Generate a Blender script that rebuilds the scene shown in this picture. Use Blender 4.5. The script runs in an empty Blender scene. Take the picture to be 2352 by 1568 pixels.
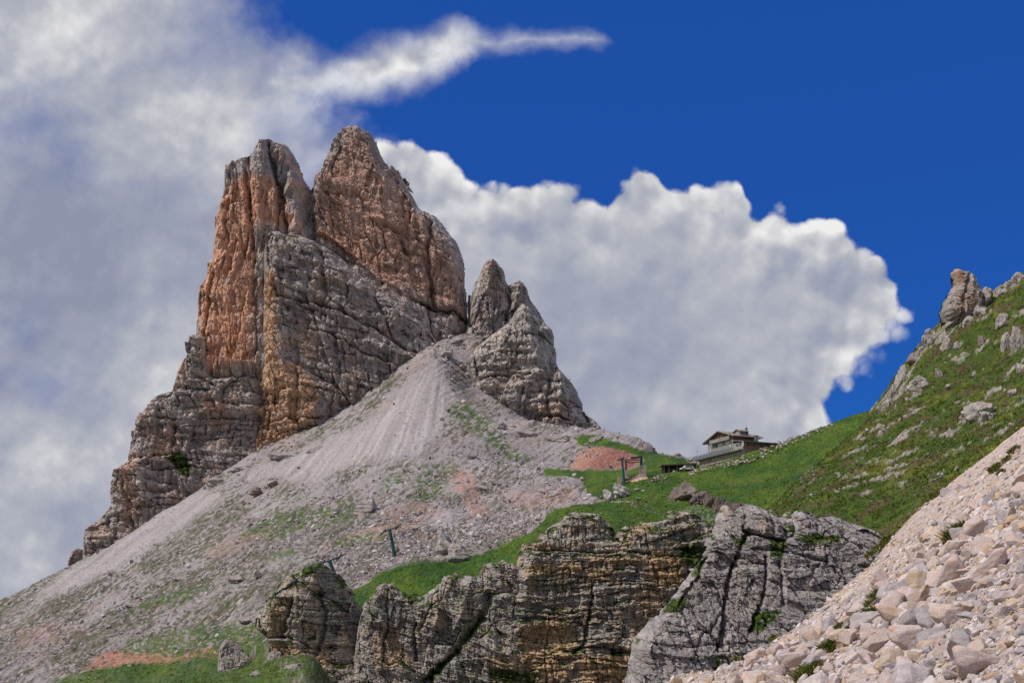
import bpy, bmesh, math, random
import numpy as np
from mathutils import Vector, Matrix, Quaternion

R = math.radians
F = 2613.0            # focal length in layout pixels (layout frame 2352 x 1568)
CX, HY = 1176.0, 1440.0   # column of the optical axis, row of the eye-level horizon
SC = bpy.context.scene
COL = SC.collection
f4 = np.float32

def at(px, py, Y):
    """layout pixel + real distance -> world point"""
    return Vector(((px - CX) / F * Y, Y, (HY - py) / F * Y))

# ------------------------------------------------------------------ noise
def _h(ix, iy, s):
    with np.errstate(over='ignore'):
        a = ix.astype(np.int64).astype(np.uint32) * np.uint32(0x9E3779B1)
        a = a ^ (iy.astype(np.int64).astype(np.uint32) * np.uint32(0x85EBCA77) + np.uint32((s * 0xC2B2AE3D) & 0xFFFFFFFF))
        a = a ^ (a >> np.uint32(15)); a = a * np.uint32(0x2C1B3C6D)
        a = a ^ (a >> np.uint32(12)); a = a * np.uint32(0x297A2D39)
        a = a ^ (a >> np.uint32(15))
    return a

def h01(ix, iy, s):
    return (_h(ix, iy, s) >> np.uint32(8)).astype(f4) * f4(1.0 / 16777216.0)

def noise(x, y, s=0):
    """gradient noise, about -1..1"""
    x = np.asarray(x, f4); y = np.asarray(y, f4)
    ix = np.floor(x); iy = np.floor(y)
    fx = x - ix; fy = y - iy
    ux = fx * fx * fx * (fx * (fx * 6 - 15) + 10); uy = fy * fy * fy * (fy * (fy * 6 - 15) + 10)
    def g(dx, dy):
        a = h01(ix + dx, iy + dy, s) * f4(6.2831853)
        return np.cos(a) * (fx - dx) + np.sin(a) * (fy - dy)
    a = g(0, 0); b = g(1, 0); c = g(0, 1); d = g(1, 1)
    return ((a + (b - a) * ux) + ((c + (d - c) * ux) - (a + (b - a) * ux)) * uy) * f4(1.5)

def fbm(x, y, s=0, o=4, gain=0.5):
    v = 0; a = 1.0; n = 0.0
    for i in range(o):
        v = v + a * noise(x * 2.03 ** i + 17.3 * i, y * 2.03 ** i - 9.1 * i, s + i * 7)
        n += a; a *= gain
    return v / n * 1.4

def ridged(x, y, s=0, o=4):
    v = 0; a = 1.0; n = 0.0
    for i in range(o):
        v = v + a * (1 - np.abs(noise(x * 2.1 ** i + 5.3 * i, y * 2.1 ** i, s + 3 * i))); n += a; a *= 0.5
    return v / n

def cells(x, y, s=0, jit=0.85):
    """2-D cell noise: F1, F2, three random numbers of the cell, offset to its centre"""
    x = np.asarray(x, f4); y = np.asarray(y, f4)
    ix = np.floor(x); iy = np.floor(y)
    f1 = np.full(x.shape, 9.0, f4); f2 = f1.copy()
    bx = np.zeros(x.shape, f4); by = bx.copy(); dx = bx.copy(); dy = bx.copy()
    for i in (-1, 0, 1):
        for j in (-1, 0, 1):
            cx = ix + i; cy = iy + j
            ox = x - (cx + 0.5 + (h01(cx, cy, s) - 0.5) * jit)
            oy = y - (cy + 0.5 + (h01(cx, cy, s + 1) - 0.5) * jit)
            d = np.sqrt(ox * ox + oy * oy)
            m = d < f1
            f2 = np.where(m, f1, np.minimum(f2, d))
            f1 = np.where(m, d, f1)
            bx = np.where(m, cx, bx); by = np.where(m, cy, by)
            dx = np.where(m, ox, dx); dy = np.where(m, oy, dy)
    return f1, f2, h01(bx, by, s + 2), h01(bx, by, s + 3), h01(bx, by, s + 4), dx, dy

def sstep(a, b, x):
    t = np.clip((x - a) / (b - a), 0, 1)
    return t * t * (3 - 2 * t)

def seg_dist(x, y, pts, closed=False):
    """distance to a polyline, and the parameter side info of the nearest segment"""
    d = np.full(np.shape(x), 1e9, f4)
    n = len(pts)
    for i in range(n if closed else n - 1):
        ax, ay = pts[i]; bx, by = pts[(i + 1) % n]
        ex, ey = bx - ax, by - ay
        L = ex * ex + ey * ey + 1e-12
        t = np.clip(((x - ax) * ex + (y - ay) * ey) / L, 0, 1)
        q = (x - ax - t * ex) ** 2 + (y - ay - t * ey) ** 2
        d = np.minimum(d, q)
    return np.sqrt(d)

def inside(x, y, pts):
    r = np.zeros(np.shape(x), bool)
    n = len(pts)
    for i in range(n):
        ax, ay = pts[i]; bx, by = pts[(i + 1) % n]
        if ay == by: continue
        c = ((ay > y) != (by > y)) & (x < (bx - ax) * (y - ay) / (by - ay) + ax)
        r ^= c
    return r

def sdf(x, y, pts):
    d = seg_dist(x, y, pts, True)
    return np.where(inside(x, y, pts), d, -d)

def zone(px, py, pts, soft):
    """soft polygon mask in layout pixels"""
    return sstep(-soft, soft, sdf(px, py, pts))

# ------------------------------------------------------------------ mesh output
def mesh_np(name, verts, faces, mat=None, col=None, smooth=False, attrs=None):
    me = bpy.data.meshes.new(name)
    verts = np.ascontiguousarray(verts, f4); faces = np.ascontiguousarray(faces, np.int32)
    nv, (nf, k) = len(verts), faces.shape
    me.vertices.add(nv); me.vertices.foreach_set('co', verts.ravel())
    me.loops.add(nf * k); me.loops.foreach_set('vertex_index', faces.ravel())
    me.polygons.add(nf); me.polygons.foreach_set('loop_start', np.arange(0, nf * k, k, dtype=np.int32))
    me.polygons.foreach_set('use_smooth', np.full(nf, smooth, bool))
    if col is not None:
        a = me.color_attributes.new('Col', 'FLOAT_COLOR', 'POINT')
        c = np.ones((nv, 4), f4); c[:, :3] = col
        a.data.foreach_set('color', c.ravel())
    for kk, v in (attrs or {}).items():
        a = me.attributes.new(kk, 'FLOAT', 'POINT'); a.data.foreach_set('value', np.ascontiguousarray(v, f4))
    me.update(calc_edges=True)
    if mat is not None: me.materials.append(mat)
    return me

def link(name, me, parent=None, **props):
    o = bpy.data.objects.new(name, me); COL.objects.link(o)
    if parent is not None: o.parent = parent
    for k, v in props.items(): o[k] = v
    return o

def empty(name, loc=(0, 0, 0), rz=0.0, **props):
    o = bpy.data.objects.new(name, None); COL.objects.link(o)
    o.location = loc; o.rotation_euler = (0, 0, rz)
    for k, v in props.items(): o[k] = v
    return o

def grid_faces(keep, off=0):
    """quads of an (n,m) vertex grid where all four corners are kept; returns faces and the vertex selection"""
    n, m = keep.shape
    fk = keep[:-1, :-1] & keep[1:, :-1] & keep[:-1, 1:] & keep[1:, 1:]
    used = np.zeros((n, m), bool)
    used[:-1, :-1] |= fk; used[1:, :-1] |= fk; used[:-1, 1:] |= fk; used[1:, 1:] |= fk
    idx = np.cumsum(used.ravel()).reshape(n, m) - 1 + off
    i, j = np.nonzero(fk)
    return np.stack([idx[i, j], idx[i, j + 1], idx[i + 1, j + 1], idx[i + 1, j]], 1), used

# ------------------------------------------------------------------ materials
def new_mat(name):
    m = bpy.data.materials.new(name); m.use_nodes = True
    nt = m.node_tree; nt.nodes.clear()
    out = nt.nodes.new('ShaderNodeOutputMaterial')
    b = nt.nodes.new('ShaderNodeBsdfPrincipled')
    nt.links.new(b.outputs[0], out.inputs[0])
    b.inputs['Roughness'].default_value = 0.9
    b.inputs['Specular IOR Level'].default_value = 0.25
    return m, nt, b

def N(nt, t, **kw):
    n = nt.nodes.new(t)
    for k, v in kw.items():
        if k[0] == '_':
            key = k[1:]; key = int(key) if key.isdigit() else key.replace('_', ' ')
            if hasattr(v, 'is_output'): nt.links.new(v, n.inputs[key])
            else: n.inputs[key].default_value = v
        else: setattr(n, k, v)
    return n

def math_(nt, op, a, b=None, c=None, clamp=False):
    n = nt.nodes.new('ShaderNodeMath'); n.operation = op; n.use_clamp = clamp
    for i, v in enumerate((a, b, c)):
        if v is None: continue
        if hasattr(v, 'is_output'): nt.links.new(v, n.inputs[i])
        else: n.inputs[i].default_value = v
    return n.outputs[0]

def mix_(nt, f, a, b, mode='MIX'):
    n = nt.nodes.new('ShaderNodeMix'); n.data_type = 'RGBA'; n.blend_type = mode
    for i, v in ((0, f), (6, a), (7, b)):
        if hasattr(v, 'is_output'): nt.links.new(v, n.inputs[i])
        else: n.inputs[i].default_value = v if i == 0 or len(v) == 4 else (*v, 1)
    return n.outputs[2]

def ramp_(nt, f, stops):
    n = nt.nodes.new('ShaderNodeValToRGB'); nt.links.new(f, n.inputs[0])
    e = n.color_ramp.elements
    while len(e) < len(stops): e.new(0.5)
    for el, (p, c) in zip(e, stops):
        el.position = p; el.color = (c, c, c, 1) if not hasattr(c, '__len__') else (*c, 1)
    return n.outputs[0]

def attr_mat(name, scale, lo=0.55, hi=1.35, streak=0.0, bump=0.3, bump_d=0.3, speck=0.0):
    """albedo from the mesh's Col attribute, varied by fine procedural noise, with a noise bump (scale = features per metre)"""
    m, nt, b = new_mat(name)
    co = N(nt, 'ShaderNodeTexCoord').outputs['Object']
    c = N(nt, 'ShaderNodeAttribute', attribute_name='Col').outputs['Color']
    n1 = N(nt, 'ShaderNodeTexNoise', _Vector=co, _Scale=scale, _Detail=6.0, _Roughness=0.7).outputs[0]
    v = ramp_(nt, n1, [(0.25, lo), (0.5, 1.0), (0.75, hi)])
    c = mix_(nt, 1.0, c, v, 'MULTIPLY')
    if streak:
        mp = N(nt, 'ShaderNodeMapping', _Vector=co, _Scale=(1, 1, 0.12)).outputs[0]
        n2 = N(nt, 'ShaderNodeTexNoise', _Vector=mp, _Scale=scale * 0.5, _Detail=4.0, _Roughness=0.65).outputs[0]
        c = mix_(nt, streak, c, mix_(nt, 1.0, c, ramp_(nt, n2, [(0.35, 0.5), (0.5, 1.0), (0.7, 1.25)]), 'MULTIPLY'))
    nt.links.new(c, b.inputs['Base Color'])
    n3 = N(nt, 'ShaderNodeTexNoise', _Vector=co, _Scale=scale * 1.6, _Detail=6.0, _Roughness=0.75).outputs[0]
    bp = N(nt, 'ShaderNodeBump', _Strength=bump, _Distance=bump_d, _Height=n3)
    nt.links.new(bp.outputs[0], b.inputs['Normal'])
    return m

def plain(name, col, rough=0.7, scale=0.0, var=0.25, metal=0.0):
    m, nt, b = new_mat(name)
    b.inputs['Roughness'].default_value = rough; b.inputs['Metallic'].default_value = metal
    if scale:
        co = N(nt, 'ShaderNodeTexCoord').outputs['Object']
        n1 = N(nt, 'ShaderNodeTexNoise', _Vector=co, _Scale=scale, _Detail=5.0, _Roughness=0.65).outputs[0]
        c = mix_(nt, 1.0, (*col, 1), ramp_(nt, n1, [(0.3, 1 - var), (0.7, 1 + var)]), 'MULTIPLY')
        nt.links.new(c, b.inputs['Base Color'])
    else: b.inputs['Base Color'].default_value = (*col, 1)
    return m
# ------------------------------------------------------------------ far terrain: scree fan, meadow, saddle with the hut
CP = [  # (layout x, layout y, distance): heights of the ground where the photo shows them
 (-330,1560,600),(-160,1490,600),(0,1393,605),(100,1336,612),(160,1306,620),(200,1279,626),(330,1226,616),(400,1172,612),(470,1122,610),(520,1085,604),(575,1042,598),
 (700,1018,588),(830,970,586),(930,898,592),(985,848,598),(1003,830,602),(1040,782,630),(996,800,620),(1084,772,630),(1080,890,606),(1110,918,602),(1160,945,595),
 (1200,972,590),(1260,982,585),(1330,988,582),(1425,1010,580),
 (0,1480,430),(0,1568,260),(150,1420,420),(300,1400,430),(300,1500,290),(300,1560,235),(480,1300,440),(480,1420,300),(480,1530,230),
 (700,1150,470),(700,1250,350),(640,1330,262),(800,1330,255),(1000,1000,500),(1000,1130,400),(1000,1220,325),(1000,1280,268),
 (870,1320,247),(920,1294,246),(1060,1282,246),(1130,1256,246),(1220,1212,246),(820,1372,240),(900,1360,236),(1000,1360,234),(1100,1330,236),(1200,1260,238),
 (1150,1160,365),(1150,1050,480),(1300,1080,480),(1300,1150,370),(1290,1178,280),(1340,1162,262),(1430,1205,242),(1450,1150,300),(1450,1100,322),(1550,1085,330),
 (1390,1050,470),(1400,1008,560),(1500,1031,500),(1560,1051,420),(1600,1066,352),(1606,1075,341),(1650,1063,332),(1700,1051,322),(1742,1036,319),(1770,1024,326),(1900,977,330),(2020,938,330),(2150,890,330),
 (1600,1092,318),(1700,1087,310),(1800,1110,272),(1900,1050,296),(1560,1200,250),(1680,1225,240),(1820,1180,235),(1650,1150,262),(2050,1050,280),
 (-330,1640,300),(300,1640,180),(800,1640,170),(1300,1640,170),(1800,1640,170),(2400,1500,180),(2400,1000,330),
]
CPW = [tuple(at(*p)) for p in CP]
CPW += [(62,356,48.6),(70,348,48.8),(-330,780,-90),(-150,790,0),(-60,760,60),(0,760,150),(60,720,90),(60,620,40),(90,480,20),(130,440,20),(200,430,30),(80,900,-60),(-300,950,-150),(350,700,-60)]
CPW = np.array(CPW, np.float64)
_S = 100.0
def _U(r2):
    return 0.5 * r2 * np.log(r2 + 1e-9)
_P = CPW[:, :2] / _S
_K = _U(((_P[:, None] - _P[None]) ** 2).sum(-1)) + np.eye(len(_P)) * 2e-4
_A = np.zeros((len(_P) + 3,) * 2); _n = len(_P)
_A[:_n, :_n] = _K; _A[:_n, _n] = 1; _A[:_n, _n + 1:] = _P; _A[_n, :_n] = 1; _A[_n + 1:, :_n] = _P.T
_W = np.linalg.solve(_A, np.concatenate([CPW[:, 2], np.zeros(3)]))

def ground0(x, y):
    """smooth height of the far terrain"""
    x = np.asarray(x, f4) / _S; y = np.asarray(y, f4) / _S
    z = np.full(x.shape, _W[_n], f4) + f4(_W[_n + 1]) * x + f4(_W[_n + 2]) * y
    for (px, py), w in zip(_P, _W[:_n]):
        r2 = (x - f4(px)) ** 2 + (y - f4(py)) ** 2
        z = z + f4(w) * (f4(0.5) * r2 * np.log(r2 + f4(1e-9)))
    px = CX + F * x / y
    return z - 45 * sstep(f4(233 / _S), f4(219 / _S), y) * sstep(690, 960, px)

def hit(px, py, y0=150.0, y1=700.0, fn=None, n=700):
    """first point of the ground met by the ray through a layout pixel"""
    fn = fn or ground0
    Y = np.linspace(y0, y1, n); X = (px - CX) / F * Y; Z = (HY - py) / F * Y
    d = fn(X, Y) - Z
    k = np.nonzero(d > 0)[0]
    k = k[0] if len(k) else int(np.argmax(d))
    if k > 0 and d[k] > 0:
        t = d[k - 1] / (d[k - 1] - d[k]); Yh = Y[k - 1] + t * (Y[k] - Y[k - 1])
    else: Yh = Y[k]
    return Vector(((px - CX) / F * Yh, Yh, (HY - py) / F * Yh))

MEADOW = [(800,1365),(832,1350),(870,1316),(920,1294),(1000,1291),(1060,1281),(1130,1256),(1218,1215),(1262,1178),(1330,1163),(1395,1150),(1345,1130),(1338,1098),
          (1248,1092),(1256,1074),(1335,1082),(1400,1077),(1460,1073),(1482,1058),(1440,1038),(1385,1024),(1330,1022),(1320,1004),(1345,995),(1425,1016),(1520,1043),(1572,1056),(1605,1066),
          (1640,1055),(1700,1040),(1780,1012),(1850,984),(2020,930),(2200,900),(2200,1400),(1900,1330),(1650,1300),(1400,1300),(1200,1330),(1000,1470),(820,1470)]
GREEN = [[(555,1235),(600,1190),(690,1165),(760,1155),(830,1150),(845,1172),(760,1215),(640,1240)],
         [(945,1150),(955,1080),(990,1062),(1035,1060),(1050,1085),(1020,1110),(1040,1140)],[(870,1130),(880,1095),(935,1080),(950,1120)],
         [(230,1420),(310,1392),(400,1362),(480,1345),(560,1315),(560,1322),(440,1370),(330,1405),(235,1424)],
         [(260,1500),(290,1470),(420,1440),(560,1430),(590,1480),(480,1512),(330,1512)],[(500,1450),(600,1425),(640,1450),(640,1568),(570,1568),(500,1500)],
         [(760,1248),(790,1230),(850,1225),(880,1240),(820,1258),(770,1262)],[(600,1290),(640,1265),(690,1262),(680,1278),(620,1300)],
         [(990,1265),(1010,1252),(1080,1258),(1080,1268)],[(1100,1240),(1120,1232),(1200,1232),(1210,1245),(1120,1250)],
         [(1030,930),(1080,925),(1140,975),(1180,1030),(1230,1060),(1190,1068),(1110,1010),(1040,960)],
         [(395,1050),(430,1045),(462,1085),(455,1100),(420,1080)],
         [(20,1660),(120,1568),(200,1540),(255,1528),(400,1515),(500,1500),(560,1490),(640,1540),(720,1660)],
         [(560,1540),(600,1475),(660,1500),(720,1505),(1000,1540),(1000,2400),(520,2400)]]
RED1 = [(1306,1076),(1330,1046),(1368,1024),(1420,1030),(1463,1047),(1480,1062),(1450,1072),(1400,1074),(1350,1081)]
PINK = [[(1030,1105),(1040,1080),(1070,1074),(1098,1100),(1108,1150),(1132,1182),(1085,1184),(1062,1145)],
        [(830,1218),(900,1172),(990,1150),(1015,1182),(930,1222),(770,1252),(740,1258)],
        [(30,1450),(120,1425),(200,1440),(160,1470),(40,1490)],[(470,1265),(560,1225),(640,1220),(560,1255),(480,1290)],
        [(1150,1140),(1250,1120),(1320,1120),(1330,1150),(1250,1170),(1170,1165)]]
RED2 = [(190,1535),(230,1505),(258,1490),(300,1500),(400,1500),(492,1488),(500,1504),(400,1516),(255,1532)]

def terrain_cols(x, y, z):
    px = CX + F * x / y; py = HY - F * z / y
    d2 = (px * 0.866 - py * 0.5); e2 = (px * 0.5 + py * 0.866)       # along / across the fall of the fan
    w1 = fbm(px / 22, py / 16, 3, 4) * 9; w2 = fbm(px / 22, py / 16, 8, 4) * 9
    qx = px + w1 + fbm(px / 5, py / 4, 31, 2) * 5; qy = py + w2 * 0.8 + fbm(px / 5, py / 4, 37, 2) * 4
    n_f = fbm(x / 1.2, y / 2.2, 11, 3)
    big = fbm(d2 / 160, e2 / 34, 21, 4)
    base = np.empty(x.shape + (3,), f4)
    base[:] = (0.295, 0.260, 0.260)
    t = sstep(-0.1, 0.6, big)[..., None]
    base = base * (1 - 0.25 * t) + np.array((0.42, 0.378, 0.37), f4) * 0.25 * t
    pk = sstep(0.05, 0.55, fbm(d2 / 120, e2 / 26, 57, 4))[..., None] * 0.45
    base = base * (1 - pk) + np.array((0.36, 0.262, 0.235), f4) * pk
    # thin earthy turf speckles lying along the slope
    sp = fbm(d2 / 15, e2 / 3.6, 41, 4)
    area = fbm(d2 / 130, e2 / 50, 61, 3)
    lower = sstep(1000, 1250, py + 0.25 * (700 - px))
    tv = sstep(0.16, 0.46, sp + 0.42 * area + 0.24 * lower + 0.06) * sstep(-0.45, 0.05, area + 0.30 * lower - 0.1)
    fan = zone(qx, qy, [(560,1095),(700,1030),(840,975),(1000,835),(1050,900),(1020,960),(960,1050),(820,1060),(700,1110)], 18)
    fan2 = zone(qx, qy, [(150,1310),(470,1120),(520,1140),(330,1270),(60,1400)], 14)
    tv = tv * (1 - 0.95 * np.maximum(fan, fan2))
    g1 = np.array((0.055, 0.070, 0.022), f4); g2 = np.array((0.092, 0.077, 0.048), f4)
    tcol = g2 + (g1 - g2) * sstep(-0.3, 0.3, fbm(px / 30, py / 20, 77, 2))[..., None]
    base = base + (tcol - base) * (tv * 0.88)[..., None]
    # bands of old brown rubble between fresh tongues
    stripe = fbm(d2 / 210, e2 / 19 + 0.6 * fbm(d2 / 90, e2 / 40, 47, 2), 49, 4)
    brn = sstep(0.0, 0.5, stripe + 0.25 * lower - 0.08) * (1 - 0.95 * np.maximum(fan, fan2))
    base = base + (np.array((0.200, 0.166, 0.152), f4) - base) * (brn * (0.35 + 0.40 * sstep(-0.2, 0.4, fbm(px / 6, py / 3, 51, 3))))[..., None]
    ln = fbm(d2 / 75, e2 / 5.5 + 0.8 * fbm(d2 / 50, e2 / 30, 57, 2), 59, 3)
    lm = sstep(0.22, 0.42, ln + 0.2 * lower + 0.25 * area) * (1 - 0.95 * np.maximum(fan, fan2)) * sstep(-0.25, 0.1, fbm(px / 9, py / 5, 63, 3))
    base = base + (np.array((0.062, 0.066, 0.030), f4) - base) * (lm * 0.85)[..., None]
    # fresh pale scree fan with runnels
    fm = np.maximum(fan, fan2) * 0.75
    run = fbm(fm * 0 + (px - 1040) / np.maximum(py - 700, 40) * 26, py / 220, 91, 4)
    fc = np.array((0.345, 0.308, 0.305), f4) * (1 + 0.42 * run[..., None])
    base = base + (fc - base) * fm[..., None]
    def lay(mask, c):
        nonlocal base
        base = base + (np.array(c, f4) - base) * mask[..., None]
    for i, p in enumerate(PINK): lay(zone(qx, qy, p, 12) * (0.8, 0.55, 0.3, 0.35, 0.45)[i] * sstep(-0.7, 0.1, fbm(px / 12, py / 7, 53, 3)), (0.37, 0.215, 0.17))
    red = zone(qx, qy, RED1, 5)
    rn = 1 + 0.45 * fbm(px / 5, py / 3, 67, 3)
    base = base + (np.array((0.245, 0.110, 0.080), f4) * rn[..., None] - base) * red[..., None]; lay(red * sstep(1400, 1330, px + 0.9 * (py - 1050)) * 0.6, (0.50, 0.27, 0.19))
    lay(zone(qx, qy, RED2, 8) * 0.85 * sstep(-0.8, 0.0, fbm(px / 10, py / 5, 54, 3)), (0.38, 0.17, 0.11))
    # trodden path below the hikers
    pd = seg_dist(px + w1 * 0.15, py + w2 * 0.1, [(1405,1153),(1440,1152),(1466,1159),(1488,1165),(1512,1176),(1535,1189),(1562,1196)])
    # meadow
    gm = zone(px + w1 * 0.7 + fbm(px / 4, py / 3, 39, 2) * 3, py + w2 * 0.45 + fbm(px / 4, py / 3, 38, 2) * 2, MEADOW, 3)
    for i, p in enumerate(GREEN):
        s = zone(qx, qy, p, 10)
        solid = 0.88 if i == len(GREEN) - 2 else 0.35 if i == len(GREEN) - 1 else 0.0
        gm = np.maximum(gm, np.maximum(s * solid, s * sstep(-0.25, 0.2, fbm(px / 14, py / 6, 71 + i, 4)) * 0.92))
    gm = gm * (1 - zone(qx, qy, [(1555,1180),(1600,1150),(1690,1200),(1700,1260),(1640,1240)], 12) * 0.5 * sstep(-0.1, 0.3, fbm(px / 7, py / 4, 65, 3)))
    gn = fbm(x / 9, y / 18, 5, 4); gf = fbm(x / 0.7, y / 1.6, 15, 3)
    ga = np.array((0.038, 0.088, 0.007), f4); gb = np.array((0.082, 0.122, 0.010), f4); gc = np.array((0.026, 0.066, 0.010), f4)
    gt = sstep(-0.5, 0.6, gn)[..., None]
    grass = gc + (ga - gc) * sstep(-0.7, 0.1, gn)[..., None]; grass = grass + (gb - grass) * (gt * 0.8)
    grass = lerp(grass, (0.105, 0.095, 0.030), sstep(0.25, 0.7, fbm(px / 26, py / 12, 16, 4)) * 0.55)
    grass = grass * (1 + 0.5 * gf[..., None])
    gm = gm * (1 - 0.85 * np.exp(-(pd / 1.5) ** 2))
    base = base * (1 + 0.16 * n_f[..., None])
    base = base + (grass - base) * gm[..., None]
    return np.clip(base, 0.01, 0.9), gm

def build_terrain():
    u = np.linspace(-0.62, 0.62, 1250)
    Y = np.concatenate([np.linspace(165, 232, 24)[:-1], np.linspace(232, 360, 330)[:-1], np.linspace(360, 660, 460)[:-1], np.linspace(660, 900, 30)])
    U, YY = np.meshgrid(u, Y)
    X = (U * YY).astype(f4); YY = YY.astype(f4)
    Z = ground0(X, YY)
    col, gm = terrain_cols(X, YY, Z)
    rough = 1 - 0.75 * gm
    Z = Z + rough * (fbm(X / 14, YY / 14, 101, 4) * 0.8 + fbm(X / 2.4, YY / 2.4, 103, 3) * 0.32) + fbm(X / 22, YY / 22, 105, 3) * 0.9 + gm * fbm(X / 6, YY / 6, 109, 3) * 0.3 + gm * fbm(X / 1.0, YY / 1.6, 107, 2) * 0.10
    px = CX + F * X / YY; py = HY - F * ground0(X, YY) / YY
    d2 = px * 0.866 - py * 0.5; e2 = px * 0.5 + py * 0.866
    st = fbm(d2 / 110, e2 / 13 + 0.7 * fbm(d2 / 60, e2 / 30, 113, 2), 111, 4)
    Z = Z + rough * sstep(236, 262, YY) * (np.tanh(st * 5) * 0.55 * sstep(-0.2, 0.4, fbm(px / 70, py / 40, 117, 3)) + (ridged(d2 / 60, e2 / 9, 115, 3) - 0.7) * 0.7 + 0.9 * (ridged((px - 1040) / np.maximum(py - 700, 40) * 9, py / 300, 119, 2) - 0.7) * zone(px, py, [(560,1095),(700,1030),(840,975),(1000,835),(1050,900),(1020,960),(960,1050),(820,1060),(700,1110)], 18))
    f, used = grid_faces(np.ones(X.shape, bool))
    v = np.stack([X, YY, Z], -1).reshape(-1, 3)
    me = mesh_np('terrain', v, f, M['scree'], col.reshape(-1, 3), smooth=True)
    return link('terrain', me, kind='structure', label='grey scree slope with green meadow rising to the foot of the rock tower', category='terrain')

# ------------------------------------------------------------------ rock faces
def blocks(x, z, sx, sz, amp, seed, tilt=0.5, crack=0.5, cw=0.07):
    f1, f2, r1, r2, r3, dx, dz = cells(x / sx, z / sz, seed)
    e = f2 - f1
    d = (r1 - 0.5) * 2 * amp + ((r2 - 0.5) * dx + (r3 - 0.3) * dz) * (2 * tilt * amp)
    cm = sstep(-0.25, 0.45, fbm(x / (sx * 1.7), z / (sz * 1.7), seed + 17, 2))
    return d - crack * amp * cm * np.exp(-(e / cw) ** 2), e, r1

def opened(k):
    def sh(a, op):
        r = a.copy()
        for dy, dx in ((1, 0), (-1, 0), (0, 1), (0, -1)):
            r = op(r, np.roll(a, (dy, dx), (0, 1)))
        return r
    e = sh(sh(sh(k, np.logical_and), np.logical_and), np.logical_and)
    for _ in range(4): e = sh(e, np.logical_or)
    return e & k

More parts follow.
